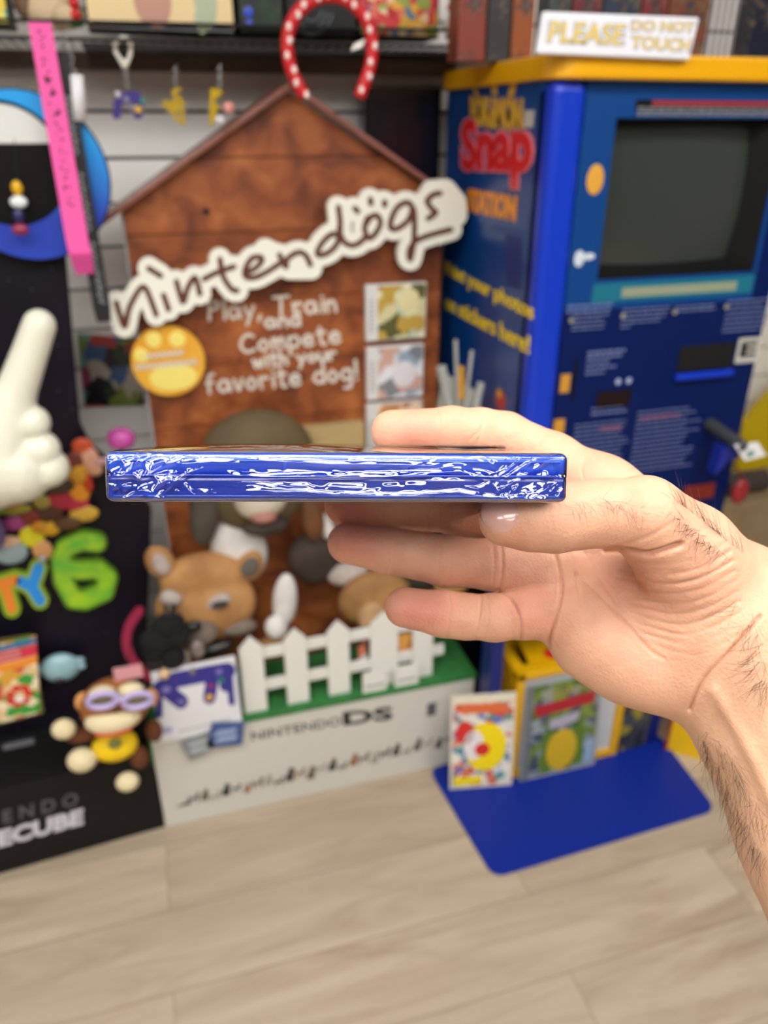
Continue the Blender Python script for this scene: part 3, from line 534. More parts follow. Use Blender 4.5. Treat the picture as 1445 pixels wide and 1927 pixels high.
t, patch, oval, fr = leaning('game_sheet', [(.742, 1.290, .007), (.955, 1.288, .007), (.950, 1.303, .300), (.738, 1.303, .306)], .003, mat('sleeve_grey', '9a9ea0', .3), 'sleeved green game cover sheet with red banner leaning on the yellow crate', 'poster',
    blotch('sheet_print2', ['5a5f66', '4c6a2a', '7f8a90', '6b7f34', '8f98a2', '3f4a5e', '7a8f3a'], 40, .25, .02))
patch('red_banner', [(.14, .66), (.9, .70), (.9, .82), (.14, .77)], mat('banner_red', 'a8202c', .35)); patch('green_field', [(.25, .06), (.8, .06), (.82, .46), (.28, .46)], mat('field_green', '5f7a1c', .4)); oval('yellow_shape', (.52, .26), (.2, .22), mat('shape_gold', 'c9a818', .4), 2)
patch('grey_patch', [(.34, .50), (.7, .54), (.72, .64), (.34, .6)], mat('patch_lilac', 'a8a4b4', .4)); patch('blue_patch', [(.83, .06), (.95, .06), (.95, .3), (.83, .3)], mat('patch_blue', '8fa8c4', .4)); patch('side_strip', [(.02, .0), (.1, .0), (.1, .98), (.02, .98)], mat('strip_dark', '6b6f74', .4))
m = MB(); text(m, 'POKéMON', fr[0]+fr[1]*.25+fr[2]*.84+fr[3]*.0016, fr[1]*.55, fr[2]*.07, fr[3], .0006, .03); mk('cover_lettering', m, mat('olive_gold', '9a8f50', .4), t)
m = MB(); m.box(1.035, 1.122, 1.31, 1.38, .007, .15); t = mk('boxed_toy', m, blotch('toybox', ['2a2c2c', '3a3c3a', '8f8420', '2f3332', '44484a'], 30, .2), label='dark boxed toy with yellow flecks at the back corner of the blue plate', cat='toy box', bevel=.002)
# yellow carton right on the floor
m = MB(); p = np.array([1.168, 1.285, 0]); u = np.array([.77, -.63, 0])*.30; v = np.array([.63, .77, 0])*.14; t = thing('yellow_carton', p+u/2+v/2, 'yellow carton with a red left edge on the floor behind the wrist', 'carton')
m.prism([p, p+u, p+u+v, p+v], (0, 0, .14)); k = mk('box', m, mat('carton_yellow', 'e3b500', .4), t, bevel=.002); m = MB(); m.obox(p+np.array([0, 0, .07]), u*.012, v*.03, (0, 0, .071)); mk('red_edge', m, mat('carton_red', '8f1a22', .4), t)
m = MB(); m.obox(p+u*.42+np.array([-.0008, -.001, .075]), u*.17, (.0004, .0004, 0), (0, 0, .01)); mk('carton_lettering', m, mat('carton_print', '9a9060', .5), k)
# shoe
t = thing('shoe', (1.25, 1.07, 0), 'blue shoe with a white toe on the floor beside the forearm', 'shoe')
m = MB(); m.ell((1.245, 1.075, .022), (.05, .035, .021), None, 24, 12); mk('toe', m, mat('shoe_white', 'c6cad2', .5), t, smooth=True); m = MB(); m.ell((1.285, 1.10, .05), (.06, .04, .045), None, 24, 12); mk('upper', m, mat('shoe_blue', '3a4f8a', .6), t, smooth=True)
# right background
m = MB(); P = [onY(*q, 1.70) for q in ((1445, 745), (1398, 800), (1376, 985))]; pts = [(2.1, 1.70, P[0][2]+.4), tuple(P[0]), tuple(P[1]), (P[2][0], 1.70, .30), (2.1, 1.70, .30)]
m.prism(pts, (0, .02, 0)); mk('yellow_display_board', m, mat('panel_yellow', 'c4a800', .45), label='large yellow panel standing behind the right side of the blue kiosk', cat='board')
m = MB(); m.box(1.36, 1.80, 1.50, 1.69, 0, .60); t = mk('cardboard_box', m, mat('carton_brown', '8f7a5a', .7, noise=.2, nscale=20), label='brown cardboard box on the floor right of the blue kiosk', cat='box', bevel=.003)
m = MB(); m.tube([(1.42, 1.56, .63), (1.55, 1.56, .63)], .03, 20); mk('tape_roll', m, mat('roll_dark', '3a3230', .5), label='dark roll lying on the brown cardboard box', cat='roll')
m = MB(); c = onY(1392, 925, 1.235); m.ell(c, (.020, .012, .030)); m.tube([c+[0, 0, .03], onY(1385, 875, 1.2)], .002, 6); mk('red_charm', m, mat('charm_red', '8a1c22', .4), smooth=True, label='dark red charm hanging below the kiosk controller arm', cat='charm')
# sign on the cap
q = [onY(1010, 101, 1.222), onY(1298, 113, 1.222), onY(1317, 33, 1.222), onY(1023, 21, 1.222)]
t = thing('notice_sign', q[0], 'white notice board with yellow lettering on the kiosk top', 'sign'); m = MB(); m.prism(q, (0, .011, 0)); mk('board', m, mat('sign_white', 'e4e6ee', .3, coat=.3), t, bevel=.003)
gl_ = mat('letter_grey', 'b3b5c6', .5); yl2 = mat('letter_yellow', 'e8c818', .5)
for s, bl, br_, tl in (('PLEASE', (1030, 78), (1172, 84), (1034, 40)), ('DO NOT', (1188, 56), (1304, 60), (1190, 39)), ('TOUCH', (1187, 90), (1296, 96), (1190, 68))):
    m = MB(); textq(m, s, (bl[0]-3, bl[1]+4), (br_[0]+3, br_[1]+4), (tl[0]-3, tl[1]-3), 1.2218, .0004, .07); mk('letter_outline', m, gl_, t); m = MB(); textq(m, s, bl, br_, tl, 1.2212, .0008, .0, .15); mk('lettering', m, yl2, t)
# boxes standing at the back of the kiosk top
for nm, a_, b_, c, lab in (('r1', 862, 914, '7a3426', 'rust red box at the left end of the kiosk top'), ('r2', 918, 960, '2e2c2e', 'narrow black box on the kiosk top left of the notice board'), ('r3', 964, 1004, '8a4a24', 'orange-brown box touching the left end of the notice board'), ('r4', 1030, 1070, '3c4a44', 'dark green box behind the left end of the notice board'), ('r5', 1074, 1128, '6a2430', 'dark red box behind the word please on the notice board'), ('r6', 1132, 1200, '24344e', 'slate blue box behind the middle of the notice board'), ('r7', 1204, 1250, '7a2a30', 'crimson box behind the right half of the notice board'), ('r8', 1254, 1330, '6e4030', 'brown box behind the right end of the notice board'), ('r9', 1412, 1462, '14182e', 'navy box at the right end of the kiosk top')):
    x0, x1 = onY(a_, 60, 1.45)[0], onY(b_, 60, 1.45)[0]; m = MB(); m.box(x0, x1, 1.45, 1.50, 1.602, 1.602+.16); mk('boxed_game', m, blotch('bx_'+nm, [c, c, '6a5a48', c, c, '33323a', c], 60, .4, .06), label=lab, cat='box', bevel=.001)
x0 = onY(1340, 60, 1.45)[0]; t = thing('wire_rack', (x0+.03, 1.46, 1.602), 'grey wire rack on the kiosk top beside the navy box', 'rack'); m = MB(); [m.tube([(x0+k*.014, 1.46, 1.603), (x0+k*.014, 1.46, 1.74)], .003, 8) for k in range(5)]; mk('upright', m, mat('rack_grey', '7a7a80', .4, .6), t); m = MB(); m.tube([(x0-.005, 1.46, 1.73), (x0+.061, 1.46, 1.73)], .004, 8); m.tube([(x0-.005, 1.46, 1.606), (x0+.061, 1.46, 1.606)], .004, 8); mk('rail', m, MATS['rack_grey'], t)
# clear pouch of brushes at the kiosk side
t = thing('brush_pouch', (.60, 1.36, .80), 'clear pouch of white brushes and yellow sticks hung beside the kiosk', 'pouch')
m = MB(); m.prism([onY(822, 800, 1.36), onY(918, 800, 1.36), onY(895, 735, 1.36), onY(840, 705, 1.36)], (0, .02, 0)); mk('pouch', m, mat('pouch_clear', 'b9bdb2', .3, alpha=.75), t, bevel=.003)
for i, (a, b, r) in enumerate((((857, 640), (862, 790), .004), ((888, 660), (872, 790), .004), ((830, 690), (850, 790), .010), ((905, 720), (890, 790), .008))): m = MB(); m.tube([onY(*a, 1.35), onY(*b, 1.35)], r, 8); mk('brush', m, mat('brush_white', 'a9aba8', .5, alpha=.8), t)
m = MB(); m.tube([onY(868, 690, 1.345), onY(868, 750, 1.345)], .006, 8); mk('yellow_stick', m, mat('stick_amber', 'c08a1c', .5), t)
# dark glossy panel between doghouse roof and kiosk
m = MB(); m.box(.478, .648, 1.76, 1.80, .9, 1.574); mk('wall_monitor', m, mat('dark_screen', '10101c', .25, h2='05050a', nscale=4, coat=.3), label='black glossy monitor between doghouse roof and kiosk', cat='monitor')

# ================================================================== BLACK CORNER STAND
bs = thing('console_game_display', (-.35, 1.5, 0), 'black store display with starry back panel and colourful party lettering', 'display stand')
m = MB(); m.prism([(-.95, 1.339, 0), (-.131, 1.407, 0), (-.1335, 1.60, 0), (-.95, 1.60, 0)], (0, 0, .235)); mk('base_box', m, mat('stand_black', '121110', .6, spec=.25), bs, bevel=.002)
YP = 1.56
def star_mat():
    m = mat('starry_print', '07060c', .5, h2='140c20', nscale=2.2, spec=.25); return m
P = [onY(*q, YP) for q in ((122, 470), (150, 800), (172, 842), (240, 900), (285, 960), (290, 1400))]
m = MB(); m.prism([(-.95, YP, .236), (-.135, YP, .236), (-.135, YP, .29)] + [tuple(p) for p in P[:5][::-1]] + [(-.95, YP, P[0][2])], (0, .02, 0)); mk('back_panel', m, star_mat(), bs)
m = MB(); [m.ell(onY(x, y, YP), (.002, .0008, .002), None, 8, 6) for x, y in ((98, 506), (16, 527), (60, 545), (108, 650), (110, 735), (135, 770), (240, 1016), (150, 1010), (200, 1190), (120, 1210))]; mk('star_print', m, mat('star_white', '3c3c50', .5), bs)
# crimson arc
arc = [(262, 1150), (245, 1175), (238, 1205), (245, 1235), (262, 1258), (280, 1275)]
m = sdf_plate(pl2seg([[tuple(q) for q in spl(arc, 4)]]), 9, lambda x, y: onY(x, y, YP-.0005), (0, .0006, 0), 2.5); mk('arc_print', m, mat('arc_crimson', 'a82c50', .5), bs)
yb = 1.37
m = MB()
def onB(px, py):   # on the slightly turned front of the base box
    d = ray(px, py); n = np.array([.068, -.819, 0]); p0 = np.array([-.131, 1.407, 0]); return CP + d*(np.dot(p0-CP, n)/np.dot(d, n))
def textb(mb, st_, bl, br_, tl, th=.0006, bold=0.):
    a, b, c = onB(*bl), onB(*br_), onB(*tl); nn = np.array([.083, -.9965, 0]); return text(mb, st_, a+nn*.0004, b-a, c-a, nn, th, bold)
textb(m, 'N I N T E N D O', (-140, 1587), (147, 1514), (-143, 1562), .0006, .02); mk('box_lettering', m, mat('letter_dim', '55555a', .5), bs)
m = MB(); textb(m, 'GAMECUBE', (-130, 1630), (157, 1551), (-133, 1598), .0008, .05); mk('box_lettering', m, mat('letter_bright', 'c9c9d0', .5), bs)
m = MB(); m.box(-.95, -.14, YP-.03, YP, .2355, .245); mk('ledge', m, mat('ledge_dark', '121216', .35, coat=.3), bs)
# party lettering
six = [(182, 1022), (155, 1018), (122, 1032), (114, 1052), (118, 1092), (138, 1128), (160, 1130), (196, 1114), (203, 1088), (184, 1072), (150, 1074), (122, 1070)]
f1 = lambda y: (lambda a, b: onY(a, b, y))
m = sdf_plate(pl2seg([six]), 19, f1(YP-.014), (0, .012, 0), 2.5); mk('numeral_outline', m, mat('dark_lime', '5d8a1c', .4), bs)
m = sdf_plate(pl2seg([six]), 14, f1(YP-.0155), (0, .0014, 0), 2.5); mk('numeral', m, mat('lime', 'a9cf1c', .4, h2='4fae3a', nscale=22), bs, label='lime green numeral 6')
yy = [[(72, 1070), (60, 1105), (75, 1130)], [(60, 1105), (40, 1095)]]; tt = [[(-6, 1103), (28, 1092)], [(8, 1098), (22, 1146)]]; oth = [[(-60, 1120), (-30, 1112), (-25, 1135), (-55, 1145)]]
m = sdf_plate(pl2seg(yy+tt+oth), 17, f1(YP-.012), (0, .011, 0), 2.5); mk('letter_outline', m, mat('lime_edge', '8fae28', .4), bs)
m = sdf_plate(pl2seg(yy), 10, f1(YP-.0135), (0, .0014, 0), 2.); mk('letter', m, mat('sky_blue', '1f8fe6', .4), bs, label='blue letter Y'); m = sdf_plate(pl2seg(tt), 9, f1(YP-.0135), (0, .0014, 0), 2.); mk('letter', m, mat('letter_orange', 'e8862a', .4), bs, label='orange letter T')
m = MB(); a_, b_, c_ = (onZ(*q_, .2355) for q_ in ((-6, 1402), (82, 1386), (-8, 1374))); text(m, 'PLS', a_, b_-a_, c_-a_, (0, 0, 1), .001, .02); mk('lettering', m, mat('teal_dim', '4a9fc0', .4), bs)
m = MB(); m.prism([onZ(*q_, .2355) for q_ in ((6, 1412), (64, 1400), (64, 1390), (6, 1402))], (0, 0, .001)); mk('caption_strip', m, mat('caption_grey', '6b6b70', .5), bs)
m = MB(); m.ell(onY(80, 1052, YP-.02), (.008, .006, .008)); mk('push_pin', m, mat('pin_clear', 'a9aeb4', .1, .3), bs, smooth=True)
# cluster of generic coloured shapes printed and layered over the letters
cl = [(15, 945, 26, 14, 'b03a2a'), (30, 960, 30, 10, '8f8a2a'), (28, 985, 26, 14, '9a3a7a'), (60, 1010, 22, 22, 'd8cf1a'), (80, 1035, 18, 22, 'd09a62'), (20, 1040, 30, 24, '8fa3a8'), (10, 1020, 26, 12, 'd8b090'), (62, 975, 20, 16, '7a2a1c'), (95, 965, 24, 20, '4a2a18'),
      (80, 945, 16, 14, '9a8a3a'), (120, 938, 26, 22, 'a8203a'), (145, 950, 22, 16, 'b02440'), (148, 915, 20, 34, 'e0931c'), (158, 967, 26, 16, 'd0a838'), (95, 995, 18, 14, 'd0a01c'), (75, 992, 14, 12, 'c8881c'), (128, 985, 26, 14, '5a3c1c'), (110, 915, 28, 16, '3a2c18'), (100, 890, 26, 20, '3a2418'), (165, 905, 8, 24, 'c0381c'),
      (155, 840, 18, 16, 'c04a24'), (168, 862, 16, 22, 'd8a08a'), (178, 882, 14, 14, 'd09a7a'), (140, 868, 16, 18, '6a2a1c'), (148, 890, 14, 20, 'd09a28'), (190, 868, 14, 7, 'c89a9a'), (-20, 1000, 26, 40, '5a4a7a'), (-20, 950, 24, 24, '6a8a3a')]
m = MB(); ms = []
for i, (x, y, rx, ry, c) in enumerate(cl):
    m.cm = i; ms.append(mat('shape_%s' % c, c, .45)); Y = YP-.006-.0009*i; d = 1.64/F; m.ell(onY(x, y, Y), (rx*d, .006, ry*d), None, 20, 10)
mk('picture_cluster', m, ms, bs, smooth=True, label='cluster of plain coloured shapes')
m = MB(); c = onY(228, 826, 1.44); m.ell(c, (.026, .02, .022)); t = thing('pink_ball', c, 'pink ball beside the black panel, above the left end of the held case', 'ball'); mk('ball', m, mat('ball_pink', 'b8489a', .4, h2='a03a84', nscale=30), t, smooth=True); m = MB(); m.tube([c+[0, 0, -.02], onY(222, 880, 1.44)], .004, 8); mk('stalk', m, blk2, t)
# ================================================================== LEFT SIDE
# ring-shaped cutout
YD = 1.53
c = onY(50, 335, YD); RD = 162*np.linalg.norm(onY(51, 335, YD)-c)
t = thing('ring_cutout', c-[0, 0, RD], 'blue ring-shaped cutout around a black and white disc, behind the lanyards', 'cutout')
def ringm(name, c, r0, r1, y, th, mt, a0=0, a1=360, off=(0, 0), n=72, par=t):
    m = MB(); vs = []; 
    for k in range(n+1):
        a = math.radians(a0+(a1-a0)*k/n)
        vs += [(c[0]+r1*math.cos(a), y, c[2]+r1*math.sin(a)), (c[0]+off[0]+r0*math.cos(a), y, c[2]+off[1]+r0*math.sin(a))]
    N_ = len(vs); vs += [(x, y+th, z) for x, y, z in vs]; fs = []
    for k in range(n): i = 2*k; fs += [(i, i+2, i+3, i+1), (i+N_, i+1+N_, i+3+N_, i+2+N_), (i, i+N_, i+2+N_, i+2), (i+1, i+3, i+3+N_, i+1+N_)]
    m.add(vs, fs); return mk(name, m, mt, par)
def grad_mat(name, c0, c1, z0, z1):   # printed two-tone, top to bottom
    m = bpy.data.materials.new(name); m.use_nodes = True; N = m.node_tree.nodes; L = m.node_tree.links; b = N['Principled BSDF']; tc = N.new('ShaderNodeTexCoord'); sp = N.new('ShaderNodeSeparateXYZ'); L.new(tc.outputs['Generated'], sp.inputs[0])
    r = N.new('ShaderNodeValToRGB'); L.new(sp.outputs[2], r.inputs[0]); r.color_ramp.elements[0].color = lin(c1); r.color_ramp.elements[1].color = lin(c0); r.color_ramp.elements[0].position = z0; r.color_ramp.elements[1].position = z1
    L.new(r.outputs[0], b.inputs['Base Color']); b.inputs['Roughness'].default_value = .35; return m
ringm('rim', c, RD-.004, RD, YD+.002, .008, blk2)
q = onY(12, 310, YD); r = RD*116/162
ringm('ring', c, r, RD-.003, YD, .010, grad_mat('ring_blue', '1f9be8', '2743b4', .25, .75), off=(q[0]-c[0], q[2]-c[2]))
m = MB(); r *= 1.01
m.prism([(q[0]+r*math.cos(a*math.pi/36), YD+.006, q[2]+r*math.sin(a*math.pi/36)) for a in range(72)], (0, .004, 0)); dk_ = mk('disc', m, mat('disc_black', '060304', .6, spec=.2), t)
m = MB(); zc = onY(12, 270, YD)[2]; pts = [(q[0]+r*.93*math.cos(a), YD+.0045, q[2]+r*.93*math.sin(a)) for a in np.linspace(.2, math.pi-.2, 40)]; m.prism([(p[0], p[1], max(p[2], zc)) for p in pts], (0, .001, 0)); mk('white_band', m, mat('band_white', 'd6d8d6', .4), dk_)
for tt_, (px, py), col, lab in (('a', (35, 380), 'dfe6e6', 'small white charm with yellow cap in front of the black disc'), ('b', (38, 432), '8a2a4a', 'small dark red charm in front of the blue ring')):
    cc = onY(px, py, 1.50); t2 = thing('charm', cc, lab, 'charm'); m = MB(); m.ell(cc, (.014, .008, .010)); mk('body', m, mat('charm_'+tt_, col, .3), t2, smooth=True)
    m = MB(); m.ell(onY(px-3, py-26, 1.50), (.009, .007, .012)); mk('cap', m, mat('charm_cap_'+tt_, 'd8a818' if tt_ == 'a' else '2a2a5a', .3), t2, smooth=True); m = MB(); m.tube([onY(px-3, py-36, 1.50), onY(px-8, py-120, 1.52)], .0006, 5); mk('cord', m, blk2, t2)
# gloved hand statue
GY = 1.33
g = MB()
def gc(a, b, ra, rb, y0=GY, y1=GY): g.capsule(onY(*a, y0), onY(*b, y1), ra/F*1.36, rb/F*1.36, 20)
gc((74, 612), (58, 660), 27, 29); gc((58, 660), (28, 745), 29, 34); gc((28, 745), (0, 850), 36, 60)
gc((62, 795), (-10, 800), 30, 32, GY-.01, GY-.01); gc((78, 845), (-5, 850), 33, 34, GY-.012, GY-.012); gc((92, 880), (10, 905), 36, 34, GY-.01, GY-.01)
gc((30, 880), (-60, 880), 66, 90); gc((-60, 760), (-120, 900), 60, 80)
t = thing('gloved_hand_statue', onY(0, 940, GY), 'large white gloved hand statue with raised index finger in front of the black panel', 'statue')
o = mk('glove', g, mat('glove_white', 'dcdccb', .45, coat=.05), t, smooth=True)
rm = o.modifiers.new('r', 'REMESH'); rm.mode = 'VOXEL'; rm.voxel_size = .003; rm.use_smooth_shade = True; sm = o.modifiers.new('s', 'SMOOTH'); sm.factor = .5; sm.iterations = 6
m = MB(); m.tube([onY(-60, 940, GY+.01), onY(-60, 1010, GY+.05)], .02, 12); mk('mount', m, blk2, t)
# printed picture board on the slatwall
P = [onY(*q, 1.842) for q in ((145, 628), (275, 640), (270, 762), (160, 766))]; m = MB(); m.prism(P, (0, .008, 0)); t = mk('game_poster', m, blotch('poster_print', ['4a8a7a', '2a3a2c', 'b03a3a', '6a9a8a', '1c1c24', '7a8a3a', '8a3a5a', 'b0a89a', '3a5a8a'], 26, .3, .05), label='small colourful game poster on the slatwall left of the doghouse', cat='poster')
# boxed handheld game
P = [onY(*q, 1.50) for q in ((-60, 1221), (58, 1202), (82, 1342), (-45, 1375))]; t = thing('boxed_game', (P[0]+P[1])/2, 'upright game box with red flower cover on the black stand, at the left edge', 'game box')
m = MB(); m.prism(P, (0, .018, 0)); bx = mk('box', m, mat('gamebox_edge', '6b6230', .5), t)
def gb(u0, u1, v0, v1, h, nm, k=1, pal=None):
    A, U, V = P[3], P[2]-P[3], P[0]-P[3]; m = MB(); m.prism([A+U*a+V*b+np.array([0, -.0006*k, 0]) for a, b in ((u0, v0), (u1, v0), (u1, v1), (u0, v1))], (0, .0004, 0)); return mk(nm, m, pal or mat('gb_'+h, h, .4), bx)
gb(0, .95, .02, .97, '', 'cover', 1, blotch('gamebox_print', ['e8d8a8', '3a9a3a', 'e0c090', 'd8a03a', 'c8503a', 'f0e0c0'], 40, .35, .02)); gb(0, .95, .88, .95, '3a6a9a', 'blue_band', 2); gb(0, .95, .74, .87, 'd0304a', 'red_band', 2); gb(0, .95, .64, .73, 'e8902a', 'orange_band', 2); gb(.1, .72, .77, .84, 'c87a7a', 'pill', 3)
A, U, V = P[3], P[2]-P[3], P[0]-P[3]; m = MB()
for k in range(7): a = k*2*math.pi/7; m.ell(A+U*(.66+.14*math.cos(a))+V*(.30+.10*math.sin(a))+np.array([0, -.0012, 0]), (.010, .0006, .009), None, 14, 8)
fl_ = mk('flower_print', m, mat('flower_red', 'd02a24', .4), bx); m = MB(); m.ell(A+U*.66+V*.26+np.array([0, -.002, 0]), (.010, .0006, .009), None, 14, 8); mk('flower_centre', m, mat('flower_white', 'f0e8e0', .4), bx)
# blue round fish toy
c = onY(114, 1256, 1.53); t = thing('fish_toy', c-[0, 0, .03], 'pale blue round fish toy on the black stand beside the game box', 'toy'); fm_ = mat('fish_blue', '8fb4be', .35, coat=.3)
m = MB(); m.ell(c, (.042, .02, .036)); bd = mk('body', m, fm_, t, smooth=True); m = MB(); m.ell(c+[.041, 0, .010], (.012, .006, .009)); m.ell(c+[.041, 0, -.006], (.012, .006, .008)); mk('tail', m, fm_, t, smooth=True); m = MB(); m.ell(c+[-.037, 0, .0], (.01, .006, .012)); mk('fin', m, fm_, t, smooth=True); m = MB(); m.ell(c+[-.004, -.018, -.020], (.010, .003, .006)); mk('mouth', m, mat('fish_mouth', '3a2a3a', .4), bd, smooth=True)
# plush monkey
MY = 1.345; t = thing('plush_monkey', onY(205, 1490, MY), 'brown plush monkey with pale purple goggles and yellow shirt, beside the controller card', 'plush toy')
ph = mat('plush_brown', '9a5e2e', .9, bump=.4, bscale=500); pc = mat('plush_cream', 'ddcfa8', .9, bump=.3, bscale=500); po = mat('plush_ear', 'd99a5c', .8); pk = mat('plush_dark', '5e3214', .9)
def el(nm, par, mt, *es, **kw):
    m = MB()
    for (px, py, Y, rx, ry, rz) in es: m.ell(onY(px, py, Y), (rx/F*1.42, ry/F*1.42, rz/F*1.42), None, 26, 16)
    return mk(nm, m, mt, par, smooth=True, **kw)
hd = el('head', t, ph, (216, 1326, MY, 70, 55, 60)); el('ear', hd, po, (160, 1322, MY+.01, 20, 12, 26)); el('ear', hd, po, (284, 1312, MY+.02, 16, 12, 22))
el('muzzle', hd, pc, (213, 1352, MY-.035, 56, 30, 30)); el('brow', hd, pc, (192, 1306, MY-.038, 27, 16, 18), (246, 1300, MY-.038, 26, 16, 18)); el('mouth', hd, mat('mouth_red', 'c8482c', .7), (214, 1375, MY-.048, 38, 14, 8)); el('nose', hd, dk, (219, 1337, MY-.062, 5, 4, 5))
gg = mat('goggle_lilac', 'b4a6d8', .2, coat=.5); m = MB()
for px, py in ((193, 1318), (259, 1318)):
    cc = onY(px, py, MY-.062); m.tube([cc+np.array([.027*math.cos(a), 0, .017*math.sin(a)]) for a in np.linspace(0, 2*math.pi, 25)], .006, 8, cap=False)
m.tube([onY(214, 1316, MY-.062), onY(238, 1316, MY-.062)], .006, 8); m.tube([onY(168, 1318, MY-.06), onY(160, 1322, MY-.03)], .004, 8)
go = mk('goggles', m, gg, t, smooth=True); m = MB(); [m.ell(onY(px, 1318, MY-.060), (.022, .002, .012)) for px in (193, 259)]; mk('lens', m, mat('lens_olive', '6b6450', .2), go, smooth=True)
el('shirt', t, mat('shirt_yellow', 'e8c400', .7), (216, 1402, MY, 48, 34, 36)); el('shirt_print', t, mat('print_grey', '7a7a3a', .6), (216, 1400, MY-.033, 14, 4, 14))
for es in (((155, 1383, MY, 34, 18, 16),), ((262, 1425, MY, 20, 18, 30),), ((182, 1420, MY, 20, 18, 20),), ((290, 1375, MY+.01, 18, 14, 30),)): el('limb', t, pk, *es)
for nm, es in (('paw', (120, 1372, MY-.01, 24, 18, 23)), ('foot', (154, 1430, MY-.02, 30, 22, 28)), ('foot', (240, 1471, MY-.01, 25, 20, 22))): el(nm, t, pc, es)
m = MB(); a, b = onY(212, 1258, MY), onY(270, 1272, MY); m.box(a[0], b[0], MY-.002, MY, b[2], a[2]); mk('pink_tag', m, mat('tag_pink', 'd89aa0', .6), t)
m = MB(); m.tube([onY(240, 1262, MY), onY(250, 1180, 1.42)], .001, 6); mk('hanging_loop', m, blk2, t)
# black plush charm with wooden bead
t = thing('black_plush_charm', onY(310, 1275, 1.39), 'black furry pompom charm with a wooden bead hanging in front of the puppy', 'charm'); bp_ = mat('plush_black', '08080a', .95, bump=.5, bscale=400)
el('body', t, bp_, (296, 1205, 1.40, 36, 28, 32), (335, 1195, 1.40, 26, 24, 28), (318, 1175, 1.40, 34, 24, 28), (325, 1235, 1.40, 28, 22, 32), (290, 1225, 1.40, 24, 20, 20)); el('bead', t, mat('bead_wood', 'd8b48a', .4), (309, 1268, 1.385, 11, 11, 13)); m = MB(); m.tube([onY(318, 1160, 1.40), onY(318, 1135, 1.395)], .003, 8); mk('loop', m, mat('loop_metal', 'b0b0b0', .25, .9), t)
t = thing('ribbon_bow', onY(368, 1250, 1.395), 'shiny grey-brown ribbon scrunch above the controller card', 'ribbon'); el('bow', t, mat('bow_grey', '8f8580', .35, h2='5c4f4a', nscale=60, coat=.3), (372, 1222, 1.40, 16, 8, 22), (352, 1240, 1.40, 8, 6, 22), (362, 1262, 1.395, 8, 6, 14))
# white blister card with controller print
YC = 1.392; q = [onY(*p, YC) for p in ((302, 1398), (457, 1368), (442, 1235), (283, 1268))]
t = thing('controller_card', (q[0]+q[1])/2, 'white card with a purple game controller print, leaning on the doghouse base', 'card'); m = MB(); m.prism(q, (0, .005, 0)); mk('card', m, mat('card_white2', 'dedfe4', .4), t, bevel=.001)
pur = mat('controller_purple', '2e2a86', .35); fc = lambda x, y: onY(x, y, YC-.0006)
segs = pl2seg([[(302, 1296), (330, 1280), (390, 1268), (428, 1262)]], 15) + pl2seg([[(300, 1300), (300, 1346)]], 6) + pl2seg([[(432, 1268), (436, 1322)]], 6) + pl2seg([[(312, 1298), (340, 1320)]], 14) + pl2seg([[(400, 1275), (394, 1313)]], 12) + pl2seg([[(425, 1270), (425, 1290)]], 12)
m = sdf_plate(segs, 10, fc, (0, .0005, 0), 2.); cp = mk('controller_print', m, pur, t)
for (px, py, rx, col) in ((313, 1298, 9, '7a74b8'), (341, 1321, 9, '6a64a8'), (394, 1312, 8, 'd8a424'), (397, 1291, 6, '9a2a5a'), (416, 1280, 7, '0f7a6a'), (412, 1264, 7, '7a74b8')): m = MB(); cc = onY(px, py, YC-.0012); m.ell(cc, (rx/F*1.5, .0006, rx/F*1.5)); mk('button', m, mat('btn_'+col, col, .35), cp)
m = MB(); [m.box(*(lambda a: (a[0], a[0]+.008, YC-.0004, YC, a[2], a[2]+.006))(onY(338+k*11, 1378-k*2.6, YC))) for k in range(9)]; mk('lettering', m, mat('card_print', 'a3a8a3', .5), t); m = MB(); m.ell(onY(315, 1374, YC-.0006), (.011, .0006, .009)); mk('round_logo', m, mat('card_logo', 'a0a8cc', .5), t)
m = MB(); m.tube([onY(446, 1265+k*2.6+(1 if k % 2 else 0), YC-.001+(.002 if k % 2 else 0)) for k in range(26)], .0012, 6); mk('wire_edge', m, mat('wire_lilac', 'b4b4d8', .4), t)
for nm, col, qq, lab in (('memory_card', '7c8284', ((338, 1400), (392, 1378), (408, 1405), (358, 1433)), 'grey memory card overlapping the lower edge of the white controller card'), ('memory_card', '3a5288', ((400, 1362), (460, 1360), (456, 1402), (384, 1410)), 'blue memory card at the lower right of the white controller card')):
    P = [onY(*p, 1.385) for p in qq]; t = thing(nm, P[3], lab, 'memory card', 'memory cards'); m = MB(); m.prism(P, (0, .006, 0)); mk('body', m, mat('mc_'+col, col, .35), t, bevel=.002)
    cc = sum(P)/4; m = MB()
    for k in (-1, 1): m.prism([cc+(p-cc)*np.array([.6, 1, .22])+np.array([0, -.0006, k*.010]) for p in P], (0, .0004, 0))
    mk('label', m, mat('mcl_'+col, 'a8b0b4' if col != '3a5288' else '8fa4c8', .4), t)
